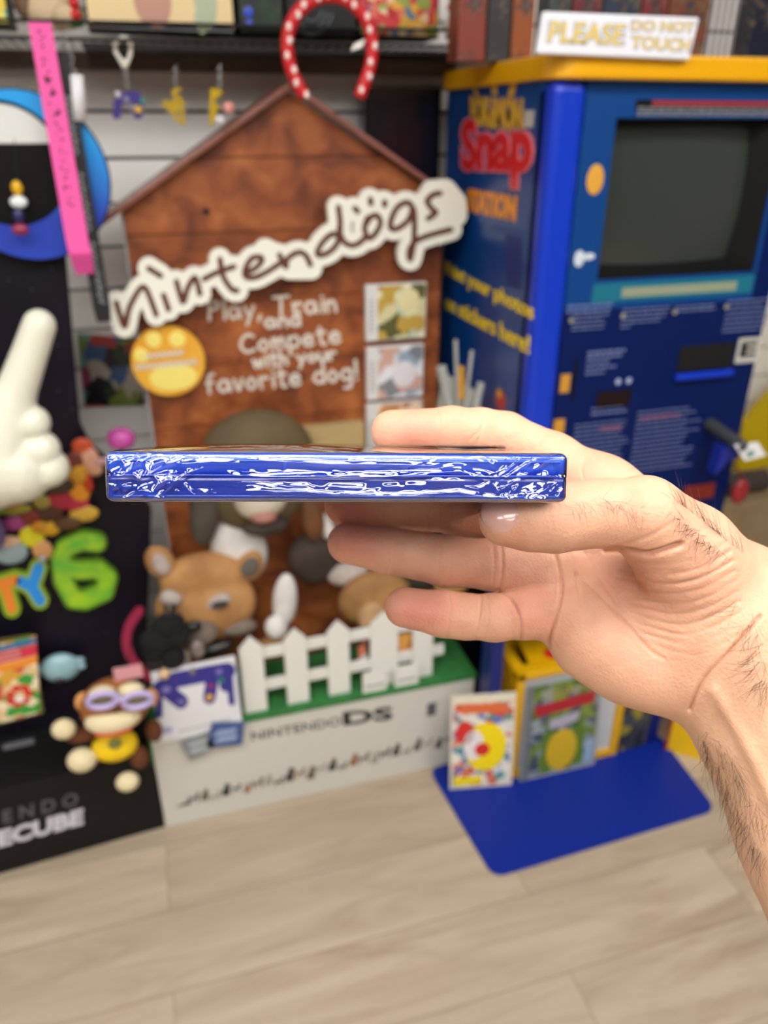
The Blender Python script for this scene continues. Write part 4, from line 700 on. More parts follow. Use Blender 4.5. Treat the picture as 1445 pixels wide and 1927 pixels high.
# ================================================================== LANYARDS, HOOKS, SHELF
def ribbon(path, w, Y0, mt, nm, par, th=.0015):
    m = MB(); L_ = []; R_ = []
    for (px, py), ww in path: p = onY(px, py, Y0); L_.append(p-[ww, 0, 0]); R_.append(p+[ww, 0, 0])
    for i in range(len(L_)-1):
        m.add([L_[i], R_[i], R_[i+1], L_[i+1]] + [p+np.array([0, th, 0]) for p in (L_[i], R_[i], R_[i+1], L_[i+1])], [(0, 1, 2, 3), (7, 6, 5, 4), (0, 3, 7, 4), (1, 5, 6, 2)])
    return mk(nm, m, mt, par)
t = thing('pink_lanyard', onY(150, 520, 1.5), 'bright pink lanyard with black print hanging from the wire shelf', 'lanyard')
path = [((75+ (y-45)*.176*.98, y), .0165 + (y-45)/470*.002) for y in range(42, 470, 30)] + [((152, 478), .019)]
ribbon(path, 0, 1.50, mat('lanyard_pink', 'ee5aa8', .6), 'strap', t); m = MB(); a = onY(152, 478, 1.499); b = onY(160, 516, 1.499); m.prism([a+[-.019, 0, 0], a+[.019, 0, 0], b+[.015, 0, 0], b+[-.015, 0, 0]], (0, .004, 0)); mk('end_fold', m, mat('lanyard_fold', 'b8367a', .6), t)
rr = random.Random(9); segs = []
for y in range(60, 400, 11):
    x = 75+(y-45)*.176*.98; 
    for k in range(2): ax, ay = x+rr.uniform(-8, 8), y+rr.uniform(-5, 5); segs.append((ax, ay, ax+rr.uniform(-5, 5), ay+rr.uniform(-4, 4), 3.6 if y in (148, 181, 214) else 1.2))
m = sdf_plate(segs, 1.2, lambda x, y: onY(x, y, 1.4994), (0, .0005, 0), 1.2); mk('print', m, mat('ink_dark', '4a1030', .6), t)
t = thing('black_lanyard', onY(190, 610, 1.51), 'black lanyard with silvery script hanging right of the pink one', 'lanyard')
path = [((110+(y-98)*.170, y), .0150) for y in range(98, 600, 30)] + [((196, 606), .012)]
ribbon(path, 0, 1.51, mat('lanyard_black', '101214', .6), 'strap', t)
segs = []; 
for y0, y1 in ((180, 296), (325, 440), (455, 572)):
    pts = [(112+(y-98)*.170+(7 if i % 2 else -5)*math.sin(i*.9+1), y) for i, y in enumerate(range(y0, y1, 4))]; segs += pl2seg([pts])
m = sdf_plate(segs, 1.4, lambda x, y: onY(x, y, 1.5092), (0, .0006, 0), 1.3); mk('script_print', m, mat('script_silver', '8a8f94', .3, .3), t)
met = mat('chain_metal', 'b8b8ba', .2, .95)
def chain_(m, a, b, n, r=.0035):
    a = np.array(a, float); b = np.array(b, float)
    for i in range(n):
        c = a+(b-a)*(i+.5)/n; L = np.linalg.norm(b-a)/n*.62
        ex = np.array([1., 0, 0]) if i % 2 else np.array([0, 1., 0])
        m.tube([c+ex*r*math.cos(q)+np.array([0, 0, L])*math.sin(q) for q in np.linspace(0, 2*math.pi, 13)], .0008, 6, cap=False)
m = MB(); chain_(m, onY(100, 46, 1.51), onY(110, 98, 1.51), 5, .005); mk('chain', m, met, t, smooth=True)
t = thing('white_tag', onY(148, 232, 1.52), 'plain white tube-shaped tag on a thin chain beside the lanyards', 'tag'); m = MB(); m.tube([onY(140, 145, 1.52), onY(142, 141, 1.52), onY(149, 228, 1.52)], [.010, .0125, .0125], 20); mk('tube', m, mat('tag_white', 'dcdce2', .3), t, smooth=True); m = MB(); chain_(m, onY(122, 66, 1.52), onY(139, 142, 1.52), 6, .005); mk('chain', m, met, t, smooth=True)
# hooks and key charms
def hook(px, Y=1.62):
    a = onY(px, 60, Y); t = thing('wall_hook', a+[0, .1, -.06], 'black wire hook under the shelf', 'hook', 'black wire hooks under the shelf'); m = MB(); m.tube([(a[0], 1.80, 1.60), (a[0], Y+.01, 1.60), (a[0], Y, 1.607)], .0025, 8); mk('wire', m, blk2, t)
for px in (232, 330, 412): hook(px)
YK = 1.62
t = thing('controller_key_charm', onY(243, 225, YK), 'purple toy game controller charm hanging from a white rubber loop', 'key charm')
m = MB(); lp = [(232, 70), (220, 78), (216, 92), (226, 112), (234, 122), (242, 112), (246, 92), (243, 76), (232, 70)]; m.tube([onY(*q, YK) for q in spl(lp, 4)], .004, 8, cap=False); m.ell(onY(234, 120, YK), (.007, .005, .008)); mk('rubber_loop', m, mat('loop_white', 'd4d2c4', .5), t, smooth=True)
m = MB(); chain_(m, onY(235, 125, YK), onY(240, 170, YK), 5); mk('chain', m, met, t, smooth=True)
m = sdf_plate(pl2seg([[(228, 185), (255, 182)]], 11)+pl2seg([[(222, 192), (220, 216)]], 8)+pl2seg([[(262, 192), (260, 216)]], 8), 10, lambda x, y: onY(x, y, YK-.006), (0, .012, 0), 2.); kb2 = mk('controller_body', m, mat('key_purple', '3a2a80', .35), t, bevel=.001)
for px, py, r, h in ((260, 206, 6, 'd8b020'), (222, 178, 5, 'c8c4d0'), (268, 190, 4, '2a9a8a'), (250, 205, 4, '8a84a8'), (238, 188, 5, '8a84a8')): m = MB(); m.ell(onY(px, py, YK-.008), (r/F*1.6, .003, r/F*1.6), None, 14, 8); mk('button', m, mat('kbtn_'+h, h, .35), kb2, smooth=True)
gold = mat('gold_charm', 'c8a81c', .3, .5)
t = thing('gold_letter_charm', onY(332, 235, YK), 'gold lettered key charm hanging under the shelf, third from the left', 'key charm')
m = sdf_plate(pl2seg([[(338, 168), (326, 172), (330, 184), (340, 186), (336, 196), (322, 192)], [(312, 190), (310, 200), (346, 196)], [(326, 198), (330, 222)], [(318, 208), (344, 206)], [(342, 206), (346, 232), (334, 226)]]), 3.5, lambda x, y: onY(x, y, YK), (0, .004, 0), 1.6); mk('letters', m, gold, t); m = MB(); chain_(m, onY(330, 122, YK), onY(328, 164, YK), 5); mk('chain', m, met, t, smooth=True)
t = thing('gold_letter_charm', onY(405, 235, YK), 'gold letter charm with a pink ball, hanging by the doghouse roof', 'key charm')
m = sdf_plate(pl2seg([[(402, 170), (414, 174), (402, 184)], [(400, 170), (398, 232)], [(408, 200), (400, 214), (410, 224)]]), 4.5, lambda x, y: onY(x, y, YK-.06), (0, .004, 0), 1.6); mk('letters', m, gold, t); m = MB(); m.ell(onY(430, 203, YK-.07), (.010, .01, .010)); mk('pink_ball', m, mat('ball_rose', 'd8928a', .3), t, smooth=True); m = MB(); m.ell(onY(414, 226, YK-.065), (.009, .006, .008)); mk('white_bead', m, mat('bead_white', 'c8c8cc', .3), t, smooth=True); m = MB(); chain_(m, onY(414, 122, YK-.02), onY(412, 168, YK-.05), 5); mk('chain', m, met, t, smooth=True)
# headband
t = thing('headband', onY(620, 188, 1.50), 'red headband with white dots hanging in front of the doghouse peak', 'headband')
hp = [(574, 182), (556, 150), (543, 112), (541, 70), (553, 34), (578, 6), (612, -8), (650, -2), (682, 26), (698, 64), (699, 110), (688, 150), (675, 184)]; HP = spl([onY(*q, 1.50) for q in hp], 6)
m = MB(); m.tube(HP, [.009]+[.011]*(len(HP)-2)+[.009], 14, flat=.8); hb = mk('band', m, mat('band_red', 'c0141c', .5), t, smooth=True)
m = MB()
for i in range(1, len(HP)-1, 4):
    m.ell(HP[i]+np.array([(.003 if i % 8 == 1 else -.003), -.0085, 0]), (.0045, .0025, .0062), None, 12, 8)
mk('dots', m, mat('dot_white', 'ecdcd8', .5), hb, smooth=True); m = MB(); a = onY(660, 96, 1.497); b = onY(688, 78, 1.497); m.prism([a, a+[.02, 0, .006], b+[0, 0, .004], b+[-.02, 0, -.004]], (0, .002, 0)); mk('price_tag', m, mat('tag_paper', 'e4e2de', .5), t)
# wire shelf
t = thing('wire_shelf', (.15, 1.72, 1.645), 'black wire display shelf on the slatwall', 'shelf'); ws = mat('wire_black', '17181a', .4, .4); m = MB(); m.tube([(-.6, 1.60, 1.652), (.72, 1.60, 1.662)], .003, 8); m.tube([(-.6, 1.60, 1.628), (.72, 1.60, 1.636)], .003, 8); mk('front_rail', m, ws, t)
m = MB()
for k in range(66): x = -.58+k*.02; m.tube([(x, 1.60, 1.628+(x+.6)*.006), (x, 1.62, 1.634), (x, 1.845, 1.634)], .0014, 5)
mk('cross_wires', m, ws, t); m = MB(); m.box(-.06, .70, 1.64, 1.845, 1.624, 1.630); mk('shelf_liner', m, mat('liner_dark', '1c1b1c', .6), t)
ZS = 1.640
def sbox(x0, x1, mt, lab, z0=ZS+.008, h=.16, y0=1.612, y1=1.70, nm='boxed_game', cat='game box', edge=None):
    t = thing(nm, ((x0+x1)/2, (y0+y1)/2, z0), lab, cat); m = MB(); m.box(x0, x1, y0, y1, z0, z0+h); mk('box', m, edge or blk2, t, bevel=.001); m = MB(); m.box(x0+.003, x1-.003, y0-.0008, y0, z0+.004, z0+h-.003); return t, mk('cover', m, mt, t)
sbox(-.30, -.165, blotch('bk1', ['e8cf3a', '3a9a9a', 'e0c838', '2f8f5a', 'f0dc60'], 26, .4), 'yellow and teal game box at the left end of the wire shelf')
tt2, cv = sbox(-.045, .203, mat('cover_cream', 'e0c896', .5), 'wide cream game box with faint standing figures, on the wire shelf')
m = MB(); [m.ell((x, 1.6108, 1.70), (rx, .0006, rz)) for x, rx, rz in ((.07, .028, .05), (.05, .016, .04))]; mk('pink_print', m, mat('print_rose', 'b88a78', .5), cv); m = MB(); m.ell((.155, 1.6108, 1.70), (.02, .0006, .05)); m.ell((.145, 1.6106, 1.665), (.012, .0006, .02)); mk('blue_print', m, mat('print_mist', 'a9b49a', .5), cv)
m = MB(); m.box(-.04, .198, 1.6112, 1.612, ZS+.009, ZS+.016); mk('edge_strip', m, mat('strip_blue', 'a8b0c4', .4), tt2)
t, cv = sbox(.21, .29, mat('cover_dark', '0f1416', .3, coat=.3, h2='26402c', nscale=30), 'dark game box with a blue emblem on the wire shelf'); m = MB(); m.ell((.228, 1.6108, 1.68), (.008, .0006, .008)); m.ell((.228, 1.6108, 1.663), (.006, .0006, .006)); mk('emblem', m, mat('emblem_blue', '2a4ac8', .3), cv)
t, cv = sbox(.295, .425, mat('cover_black', '0a0a0c', .3, coat=.3), 'black game box with grey arcs behind the red headband'); m = MB(); [m.tube([(.34+r*math.cos(a), 1.611, 1.69+r*math.sin(a)) for a in np.linspace(-2.2, -.2, 16)], .0016, 6) for r in (.02, .03, .04)]; mk('arc_print', m, mat('arc_grey', '5a6a70', .4), cv)
sbox(.43, .585, blotch('bk5', ['c02a2a', 'd8a03a', 'c83a3a', '8a9a4a', 'd86a5a', 'e0c8a0', 'b02030', '5a7a9a'], 60, .35, .02), 'busy red game box with tiny multicoloured pictures on the wire shelf')
def plush(nm, lab, parts, loc):
    t = thing(nm, loc, lab, 'plush toy')
    for pn, mt, es in parts:
        m = MB()
        for c, r in es: m.ell(c, r)
        mk(pn, m, mt, t, smooth=True)
plush('plush_dog', 'cream plush toy with a red collar at the left of the wire shelf', (('body', mat('pl_cream', 'cfb896', .9, bump=.3, bscale=300), (((-.105, 1.66, 1.675), (.042, .03, .03)), ((-.075, 1.64, 1.668), (.028, .025, .02)))), ('ear', mat('pl_brown', '7a6048', .9), (((-.145, 1.65, 1.685), (.014, .014, .022)),)), ('collar', mat('collar_red', '8a1c1c', .7), (((-.115, 1.655, 1.705), (.036, .028, .008)),))), (-.105, 1.66, 1.645))
plush('small_toy', 'small red and green toy beside the cream game box', (('body', mat('toy_red', 'c81c1c', .4), (((-.062, 1.62, 1.685), (.009, .008, .009)), ((-.062, 1.62, 1.668), (.009, .008, .009)))), ('foot', mat('toy_green', '3a7a1c', .5), (((-.062, 1.62, 1.655), (.012, .01, .006)),))), (-.062, 1.62, 1.645))
plush('plush_cat', 'fluffy white plush toy at the right end of the wire shelf', (('body', mat('pl_white', 'dcd6d0', .95, bump=.4, bscale=300), (((.655, 1.64, 1.685), (.034, .03, .026)), ((.625, 1.63, 1.672), (.028, .022, .014)), ((.675, 1.64, 1.70), (.02, .02, .03)))), ('muzzle', mat('pl_rose', 'd88a9a', .8), (((.615, 1.615, 1.700), (.014, .01, .008)),)), ('base', mat('pl_navy', '1c2048', .8), (((.64, 1.64, 1.656), (.03, .03, .008)),))), (.64, 1.64, 1.645))
# ================================================================== SEALED GAME CASE
dax = ray(640, 818); dax = dax/np.linalg.norm(dax)
A = atd(203, 0, .224); Lp, Rp = atd(203, 895, .224), atd(1077, 901, .224)
xa = Rp-Lp; xa = xa-dax*np.dot(xa, dax); xa /= np.linalg.norm(xa); ua = np.cross(xa, dax); ua = ua if ua[2] > 0 else -ua
C0 = atd(640, 898.5, .224); CW, CH, CD = .1345, .0146, .170
Mc = np.column_stack([xa, dax, ua])     # local x right, y away, z up ; origin centre of near face
def cs(p): return C0 + Mc @ np.array(p, float)
def case_mesh(m_local): m = MB(); m.v = [tuple(cs(p)) for p in m_local.v]; m.f = m_local.f; m.m = m_local.m; return m
cas = thing('sealed_game_case', cs((0, CD/2, -CH/2)), 'blue plastic game case sealed in crinkled clear wrap, held edge-on by the hand', 'game case')
pb = mat('case_blue', '1c3fb4', .22, coat=.6); pb2 = mat('case_blue_deep', '14309c', .2, coat=.5)
for m_, h in ((pb, '2a66f0'), (pb2, '1c48cc')):
    b = m_.node_tree.nodes['Principled BSDF']; b.inputs['Base Color'].default_value = lin(h); b.inputs['Subsurface Weight'].default_value = .0
hw = CW/2-.0003
def cpart(nm, mt, bx, bev=0., par=cas, **k):
    m = MB()
    for b in bx: m.box(*b)
    return mk(nm, case_mesh(m), mt, par, bevel=bev, seg=4, **k)
cpart('lid', pb, [(-hw, hw, .0006, CD, .0008, CH/2-.0004)], .0016)
cpart('tray', pb2, [(-hw, hw, .0004, CD, -CH/2+.0004, .0006)], .0016)
cpart('edge_lip', mat('case_blue_light', '3c78ff', .2, coat=.5), [(-hw+.002, hw-.002, -.0001, .003, .0044, .0050), (-hw+.002, hw-.002, -.0001, .003, .0002, .0008), (-.0165, -.0155, -.0001, .003, .0008, .0044), (.020, .0208, -.0001, .003, .0008, .0044), (-hw+.002, hw-.002, -.0001, .003, -.0058, -.0052)], .0002)
cpart('cover_sheet', mat('cover_sheet', 'b9aeac', .5, h2='ece6e2', nscale=160, stretch=(1, .3, 1)), [(-hw+.004, hw-.004, .004, CD-.004, CH/2-.0003, CH/2-.0001)])
# plastic wrap: a wrinkled skin over the whole case
def vnoise(x, y, seed):
    r = np.random.default_rng(seed); T = r.random((256, 256)); xi = np.floor(x).astype(int); yi = np.floor(y).astype(int); fx = x-xi; fy = y-yi; fx = fx*fx*(3-2*fx); fy = fy*fy*(3-2*fy)
    g = lambda i, j: T[i % 256, j % 256]
    return (g(xi, yi)*(1-fx)+g(xi+1, yi)*fx)*(1-fy)+(g(xi, yi+1)*(1-fx)+g(xi+1, yi+1)*fx)*fy
def wrap_disp(x, z):     # metres of bulge on the near face at (x, z)
    x = np.asarray(x); z = np.asarray(z); e = np.abs(x)/(CW/2)
    wx = x + .002*vnoise(x*150, z*150, 5); wz = z + .0016*vnoise(x*90+9, z*200, 6)
    long_ = (1-np.abs(2*vnoise(wx*18+3, wz*300, 1)-1))**1.3*.00050 + vnoise(wx*60, wz*700, 2)*.00016
    rip = vnoise(wx*200, wz*620, 3)*.00030*np.clip(1.6-abs(x-.025)/.04, 0.25, 1) + vnoise(wx*420, wz*900, 13)*.00009
    for zc_, x0_, x1_, A_ in ((-.0036, -.03, .058, .00034), (.0030, -.004, .05, .00026), (.0054, -.06, .03, .00022), (-.0030, -.055, -.01, .00026)):
        zz_ = wz-zc_+.0010*(vnoise(x*45+7, x*0+zc_*900, 9)-.5); env = np.clip((x-x0_)/.012, 0, 1)*np.clip((x1_-x)/.012, 0, 1)*(.55+.45*vnoise(x*160, z*260, 12)); long_ = long_ + A_*env*np.clip(np.minimum((zz_+.0026)/.002, (.0006-zz_)/.0012), 0, 1)
    end = np.clip((e-.56)/.26, 0, 1)*np.clip((1.0-e)/.1, 0, 1)
    dg = (1-np.abs(2*vnoise((wx+wz)*190, (wx-wz)*170, 4)-1))**2*.00095 + (1-np.abs(2*vnoise((wx-1.7*wz)*260, (wx+.4*wz)*120, 8)-1))**2*.0005
    return long_ + rip + dg*end
nx, nz = 620, 84; xs = np.linspace(-CW/2, CW/2, nx); zs_ = np.linspace(-CH/2, CH/2, nz); X, Z = np.meshgrid(xs, zs_, indexing='ij')
edge = np.minimum(np.minimum(CW/2-np.abs(X), CH/2-np.abs(Z))/.0012, 1)
Yd = -.0004 - wrap_disp(X, Z)*np.clip(edge, 0, 1); rr_ = .0016; Yd = Yd + rr_*(1-np.sqrt(np.clip(1-(1-np.clip((CH/2-np.abs(Z))/rr_, 0, 1))**2, 0, 1))) + rr_*(1-np.sqrt(np.clip(1-(1-np.clip((CW/2-np.abs(X))/rr_, 0, 1))**2, 0, 1)))
RC = .0022; xm = 1-(RC-np.sqrt(np.clip(RC*RC-np.clip(np.abs(Z)-(CH/2-RC), 0, RC)**2, 0, 1)))/(CW/2)
V = np.stack([X*xm, Yd, Z], -1).reshape(-1, 3); idx = np.arange(nx*nz).reshape(nx, nz)
q = np.stack([idx[:-1, :-1], idx[1:, :-1], idx[1:, 1:], idx[:-1, 1:]], -1).reshape(-1, 4)
m = MB(); m.add(V, [tuple(t_) for t_ in q.tolist()])
# top and bottom sheets (the top one bulges up on the left) and the two ends
ny = 60; ys = np.concatenate([[Yd[0, 0]], np.linspace(.004, CD, ny-1)])
def sheet(zsgn):
    sx = np.linspace(-CW/2+RC, CW/2-RC, 160); XX, YY = np.meshgrid(sx, np.linspace(0, 1, ny), indexing='ij'); b = len(m.v)
    y0 = np.interp(sx, xs, Yd[:, -1 if zsgn > 0 else 0])[:, None]; Yv = y0 + (CD-y0)*YY
    bul = (.0016*np.exp(-((XX+.022)/.034)**2)*np.sin(np.pi*np.clip(YY*1.0, 0, 1)**.5) if zsgn > 0 else 0)
    ZZ = zsgn*(CH/2) + bul + zsgn*(.00005+.00022*vnoise(XX*120, Yv*60, 11))*np.clip(YY*8, 0, 1)
    ii = np.arange(XX.size).reshape(XX.shape); qq = np.stack([ii[:-1, :-1], ii[1:, :-1], ii[1:, 1:], ii[:-1, 1:]], -1).reshape(-1, 4)
    if zsgn < 0: qq = qq[:, ::-1]
    m.add(np.stack([XX, Yv, ZZ], -1).reshape(-1, 3), [tuple(t_) for t_ in qq.tolist()])
sheet(1); sheet(-1)
for s in (-1, 1):
    prof = [(s*(CW/2-RC+RC*math.cos(a)), sg*(CH/2-RC+RC*math.sin(a))) for sg, rg in ((-1, np.linspace(math.pi/2, 0, 7)), (1, np.linspace(0, math.pi/2, 7))) for a in rg]
    m.add([(a, y_, b) for a, b in prof for y_ in (.0016, CD)], [(2*i, 2*i+1, 2*i+3, 2*i+2) for i in range(len(prof)-1)])
fm2 = bpy.data.materials.new('clear_wrap'); fm2.use_nodes = True; N = fm2.node_tree.nodes; L = fm2.node_tree.links; N.clear()
tr = N.new('ShaderNodeBsdfTransparent'); gl2 = N.new('ShaderNodeBsdfGlossy'); gl2.inputs['Roughness'].default_value = .02; mx = N.new('ShaderNodeMixShader'); out = N.new('ShaderNodeOutputMaterial'); fr2 = N.new('ShaderNodeFresnel'); fr2.inputs[0].default_value = 1.75
mr = N.new('ShaderNodeMath'); mr.operation = 'MULTIPLY'; mr.inputs[1].default_value = 1.9; mr.use_clamp = True; L.new(fr2.outputs[0], mr.inputs[0]); L.new(mr.outputs[0], mx.inputs[0]); L.new(tr.outputs[0], mx.inputs[1]); L.new(gl2.outputs[0], mx.inputs[2]); L.new(mx.outputs[0], out.inputs[0])
mk('plastic_wrap', case_mesh(m), fm2, cas, smooth=True, label='crinkled clear plastic wrap')

# ================================================================== HAND AND FOREARM
FING = {
 'index': [(738, 812, .322, 40), (850, 808, .322, 41), (905, 812, .324, 42), (950, 822, .325, 45), (1040, 868, .320, 52), (1130, 930, .314, 64)],
 'middle': [(652, 950, .318, 41), (730, 950, .317, 43), (790, 952, .317, 43), (870, 962, .316, 47), (960, 978, .313, 48), (1080, 1000, .308, 60)],
 'ring': [(655, 1022, .308, 39), (735, 1037, .308, 43), (790, 1046, .307, 43), (840, 1056, .306, 47), (930, 1063, .304, 47), (1040, 1075, .302, 56)],
 'pinky': [(762, 1143, .300, 38), (835, 1155, .299, 42), (875, 1160, .298, 41), (930, 1162, .297, 43), (990, 1155, .297, 46), (1060, 1140, .298, 56)],
 'thumb': [(951, 978, .248, 50), (1000, 976, .249, 59), (1045, 976, .251, 62), (1090, 970, .254, 61), (1140, 966, .258, 63), (1212, 972, .265, 74), (1290, 1042, .275, 95), (1345, 1130, .286, 122)]}
PALM = [
 [(1130, 930, .314, 64), (1080, 1000, .312, 60), (1040, 1075, .306, 56), (1062, 1140, .301, 56)],
 [(1130, 930, .314, 64), (1230, 1010, .310, 90), (1340, 1130, .300, 120)],
 [(1080, 1000, .314, 66), (1170, 1080, .312, 92), (1300, 1170, .306, 115)],
 [(1040, 1075, .306, 56), (1130, 1130, .307, 84), (1260, 1200, .302, 110)],
 [(1064, 1148, .302, 58), (1125, 1195, .300, 86), (1190, 1228, .297, 93), (1262, 1240, .294, 97)],
 [(1262, 1240, .294, 97), (1330, 1200, .292, 118), (1385, 1200, .290, 150)],
 [(1262, 1130, .291, 92), (1330, 1160, .290, 112)],
 [(1345, 1130, .286, 122), (1388, 1195, .290, 152)]]
ARM = [(1388, 1195, .290, 150), (1480, 1335, .285, 168), (1615, 1565, .270, 206), (1760, 1820, .250, 250), (1900, 2080, .235, 290)]
def wp(c): return [(atd(px, py, d), r*d/F) for px, py, d, r in c]
CH_ = [(k, wp(v)) for k, v in FING.items()]; PL_ = [wp(v) for v in PALM]; AR_ = wp(ARM)
def cone(P, a, ra, b, rb):
    ba = b-a; l2 = ba@ba; rr = ra-rb; a2 = l2-rr*rr; il2 = 1/l2
    pa = P-a; y = pa@ba; z = y-l2; xv = pa*l2-np.outer(y, ba); x2 = (xv*xv).sum(1); y2 = y*y*l2; z2 = z*z*l2
    k = np.sign(rr)*rr*rr*x2
    d = (np.sqrt(np.maximum(x2*a2*il2, 0))+y*rr)*il2-ra
    m1 = np.sign(z)*a2*z2 > k; m2 = np.sign(y)*a2*y2 < k
    d = np.where(m2, np.sqrt(x2+y2)*il2-ra, d); d = np.where(m1, np.sqrt(x2+z2)*il2-rb, d); return d
def smin(a, b, k): h = np.maximum(k-np.abs(a-b), 0)/k; return np.minimum(a, b)-h*h*k*.25
def chd(P, c, k):
    d = None
    for (a, ra), (b, rb) in zip(c[:-1], c[1:]): e = cone(P, a, ra, b, rb); d = e if d is None else smin(d, e, k)
    return d
def sdf(P):
    f = {k: chd(P, c, .003) for k, c in CH_}
    pm = None
    for c in PL_: e = chd(P, c, .006); pm = e if pm is None else smin(pm, e, .008)
    ar = chd(P, AR_, .01); pm = smin(pm, ar, .010)
    d = smin(f['index'], f['middle'], .0012); d = smin(d, f['ring'], .0010); d = smin(d, f['pinky'], .0014)
    d = smin(d, pm, .006); return smin(d, f['thumb'], .0022)
g = MB()
for c in [c for k, c in CH_] + PL_ + [AR_]:
    for (a, ra), (b, rb) in zip(c[:-1], c[1:]):
        n = max(2, int(np.linalg.norm(b-a)/(min(ra, rb)*.3)))
        for i in range(n+1): t_ = i/n; g.ell(a+(b-a)*t_, ra+(rb-ra)*t_, None, 24, 14)
me = bpy.data.meshes.new('tmp'); me.from_pydata(g.v, [], g.f); ob = bpy.data.objects.new('tmp', me); COL.objects.link(ob)
rm = ob.modifiers.new('r', 'REMESH'); rm.mode = 'VOXEL'; rm.voxel_size = .00062; rm.adaptivity = 0
dg = bpy.context.evaluated_depsgraph_get(); dg.update(); ev = ob.evaluated_get(dg); em_ = ev.to_mesh()
P = np.empty(len(em_.vertices)*3); em_.vertices.foreach_get('co', P); P = P.reshape(-1, 3)
nf = len(em_.polygons); LT = np.empty(nf, np.int32); em_.polygons.foreach_get('loop_total', LT); LI = np.empty(LT.sum(), np.int32); em_.loops.foreach_get('vertex_index', LI); LS = np.concatenate([[0], np.cumsum(LT)[:-1]])
ev.to_mesh_clear(); bpy.data.objects.remove(ob)
EPS = 2e-4; TD = np.array([[1, -1, -1], [-1, -1, 1], [-1, 1, -1], [1, 1, 1.]])
def grad(P): G = sum(np.outer(sdf(P+EPS*t_), t_) for t_ in TD); return G/np.maximum(np.linalg.norm(G, axis=1), 1e-9)[:, None]
ok4 = LT == 4; Q = LI.reshape(-1, 4) if ok4.all() else None
E_ = np.concatenate([np.stack([LI[LS+i], LI[LS+(i+1) % 4]], 1) for i in range(4)]) if Q is not None else None
def lap(P, f):
    s = np.zeros_like(P); c = np.zeros(len(P)); 
    for a, b in ((0, 1), (1, 0)):
        for j in range(3): s[:, j] += np.bincount(E_[:, a], P[E_[:, b], j], len(P))
        c += np.bincount(E_[:, a], None, len(P))
    return P + f*(s/np.maximum(c, 1)[:, None]-P)
for it in range(5):
    if Q is not None and it < 4: P = lap(P, .5)
    P = P - grad(P)*sdf(P)[:, None]
def topx(P):
    q = P-CP; d = q@cf; return 722.5+F*(q@cr)/d, 963.5-F*(q@cu)/d, d
nrm = grad(P); px, py, dep = topx(P); view = (CP-P); view /= np.linalg.norm(view, axis=1)[:, None]; fac = np.clip((nrm*view).sum(1)*2.5, 0, 1)
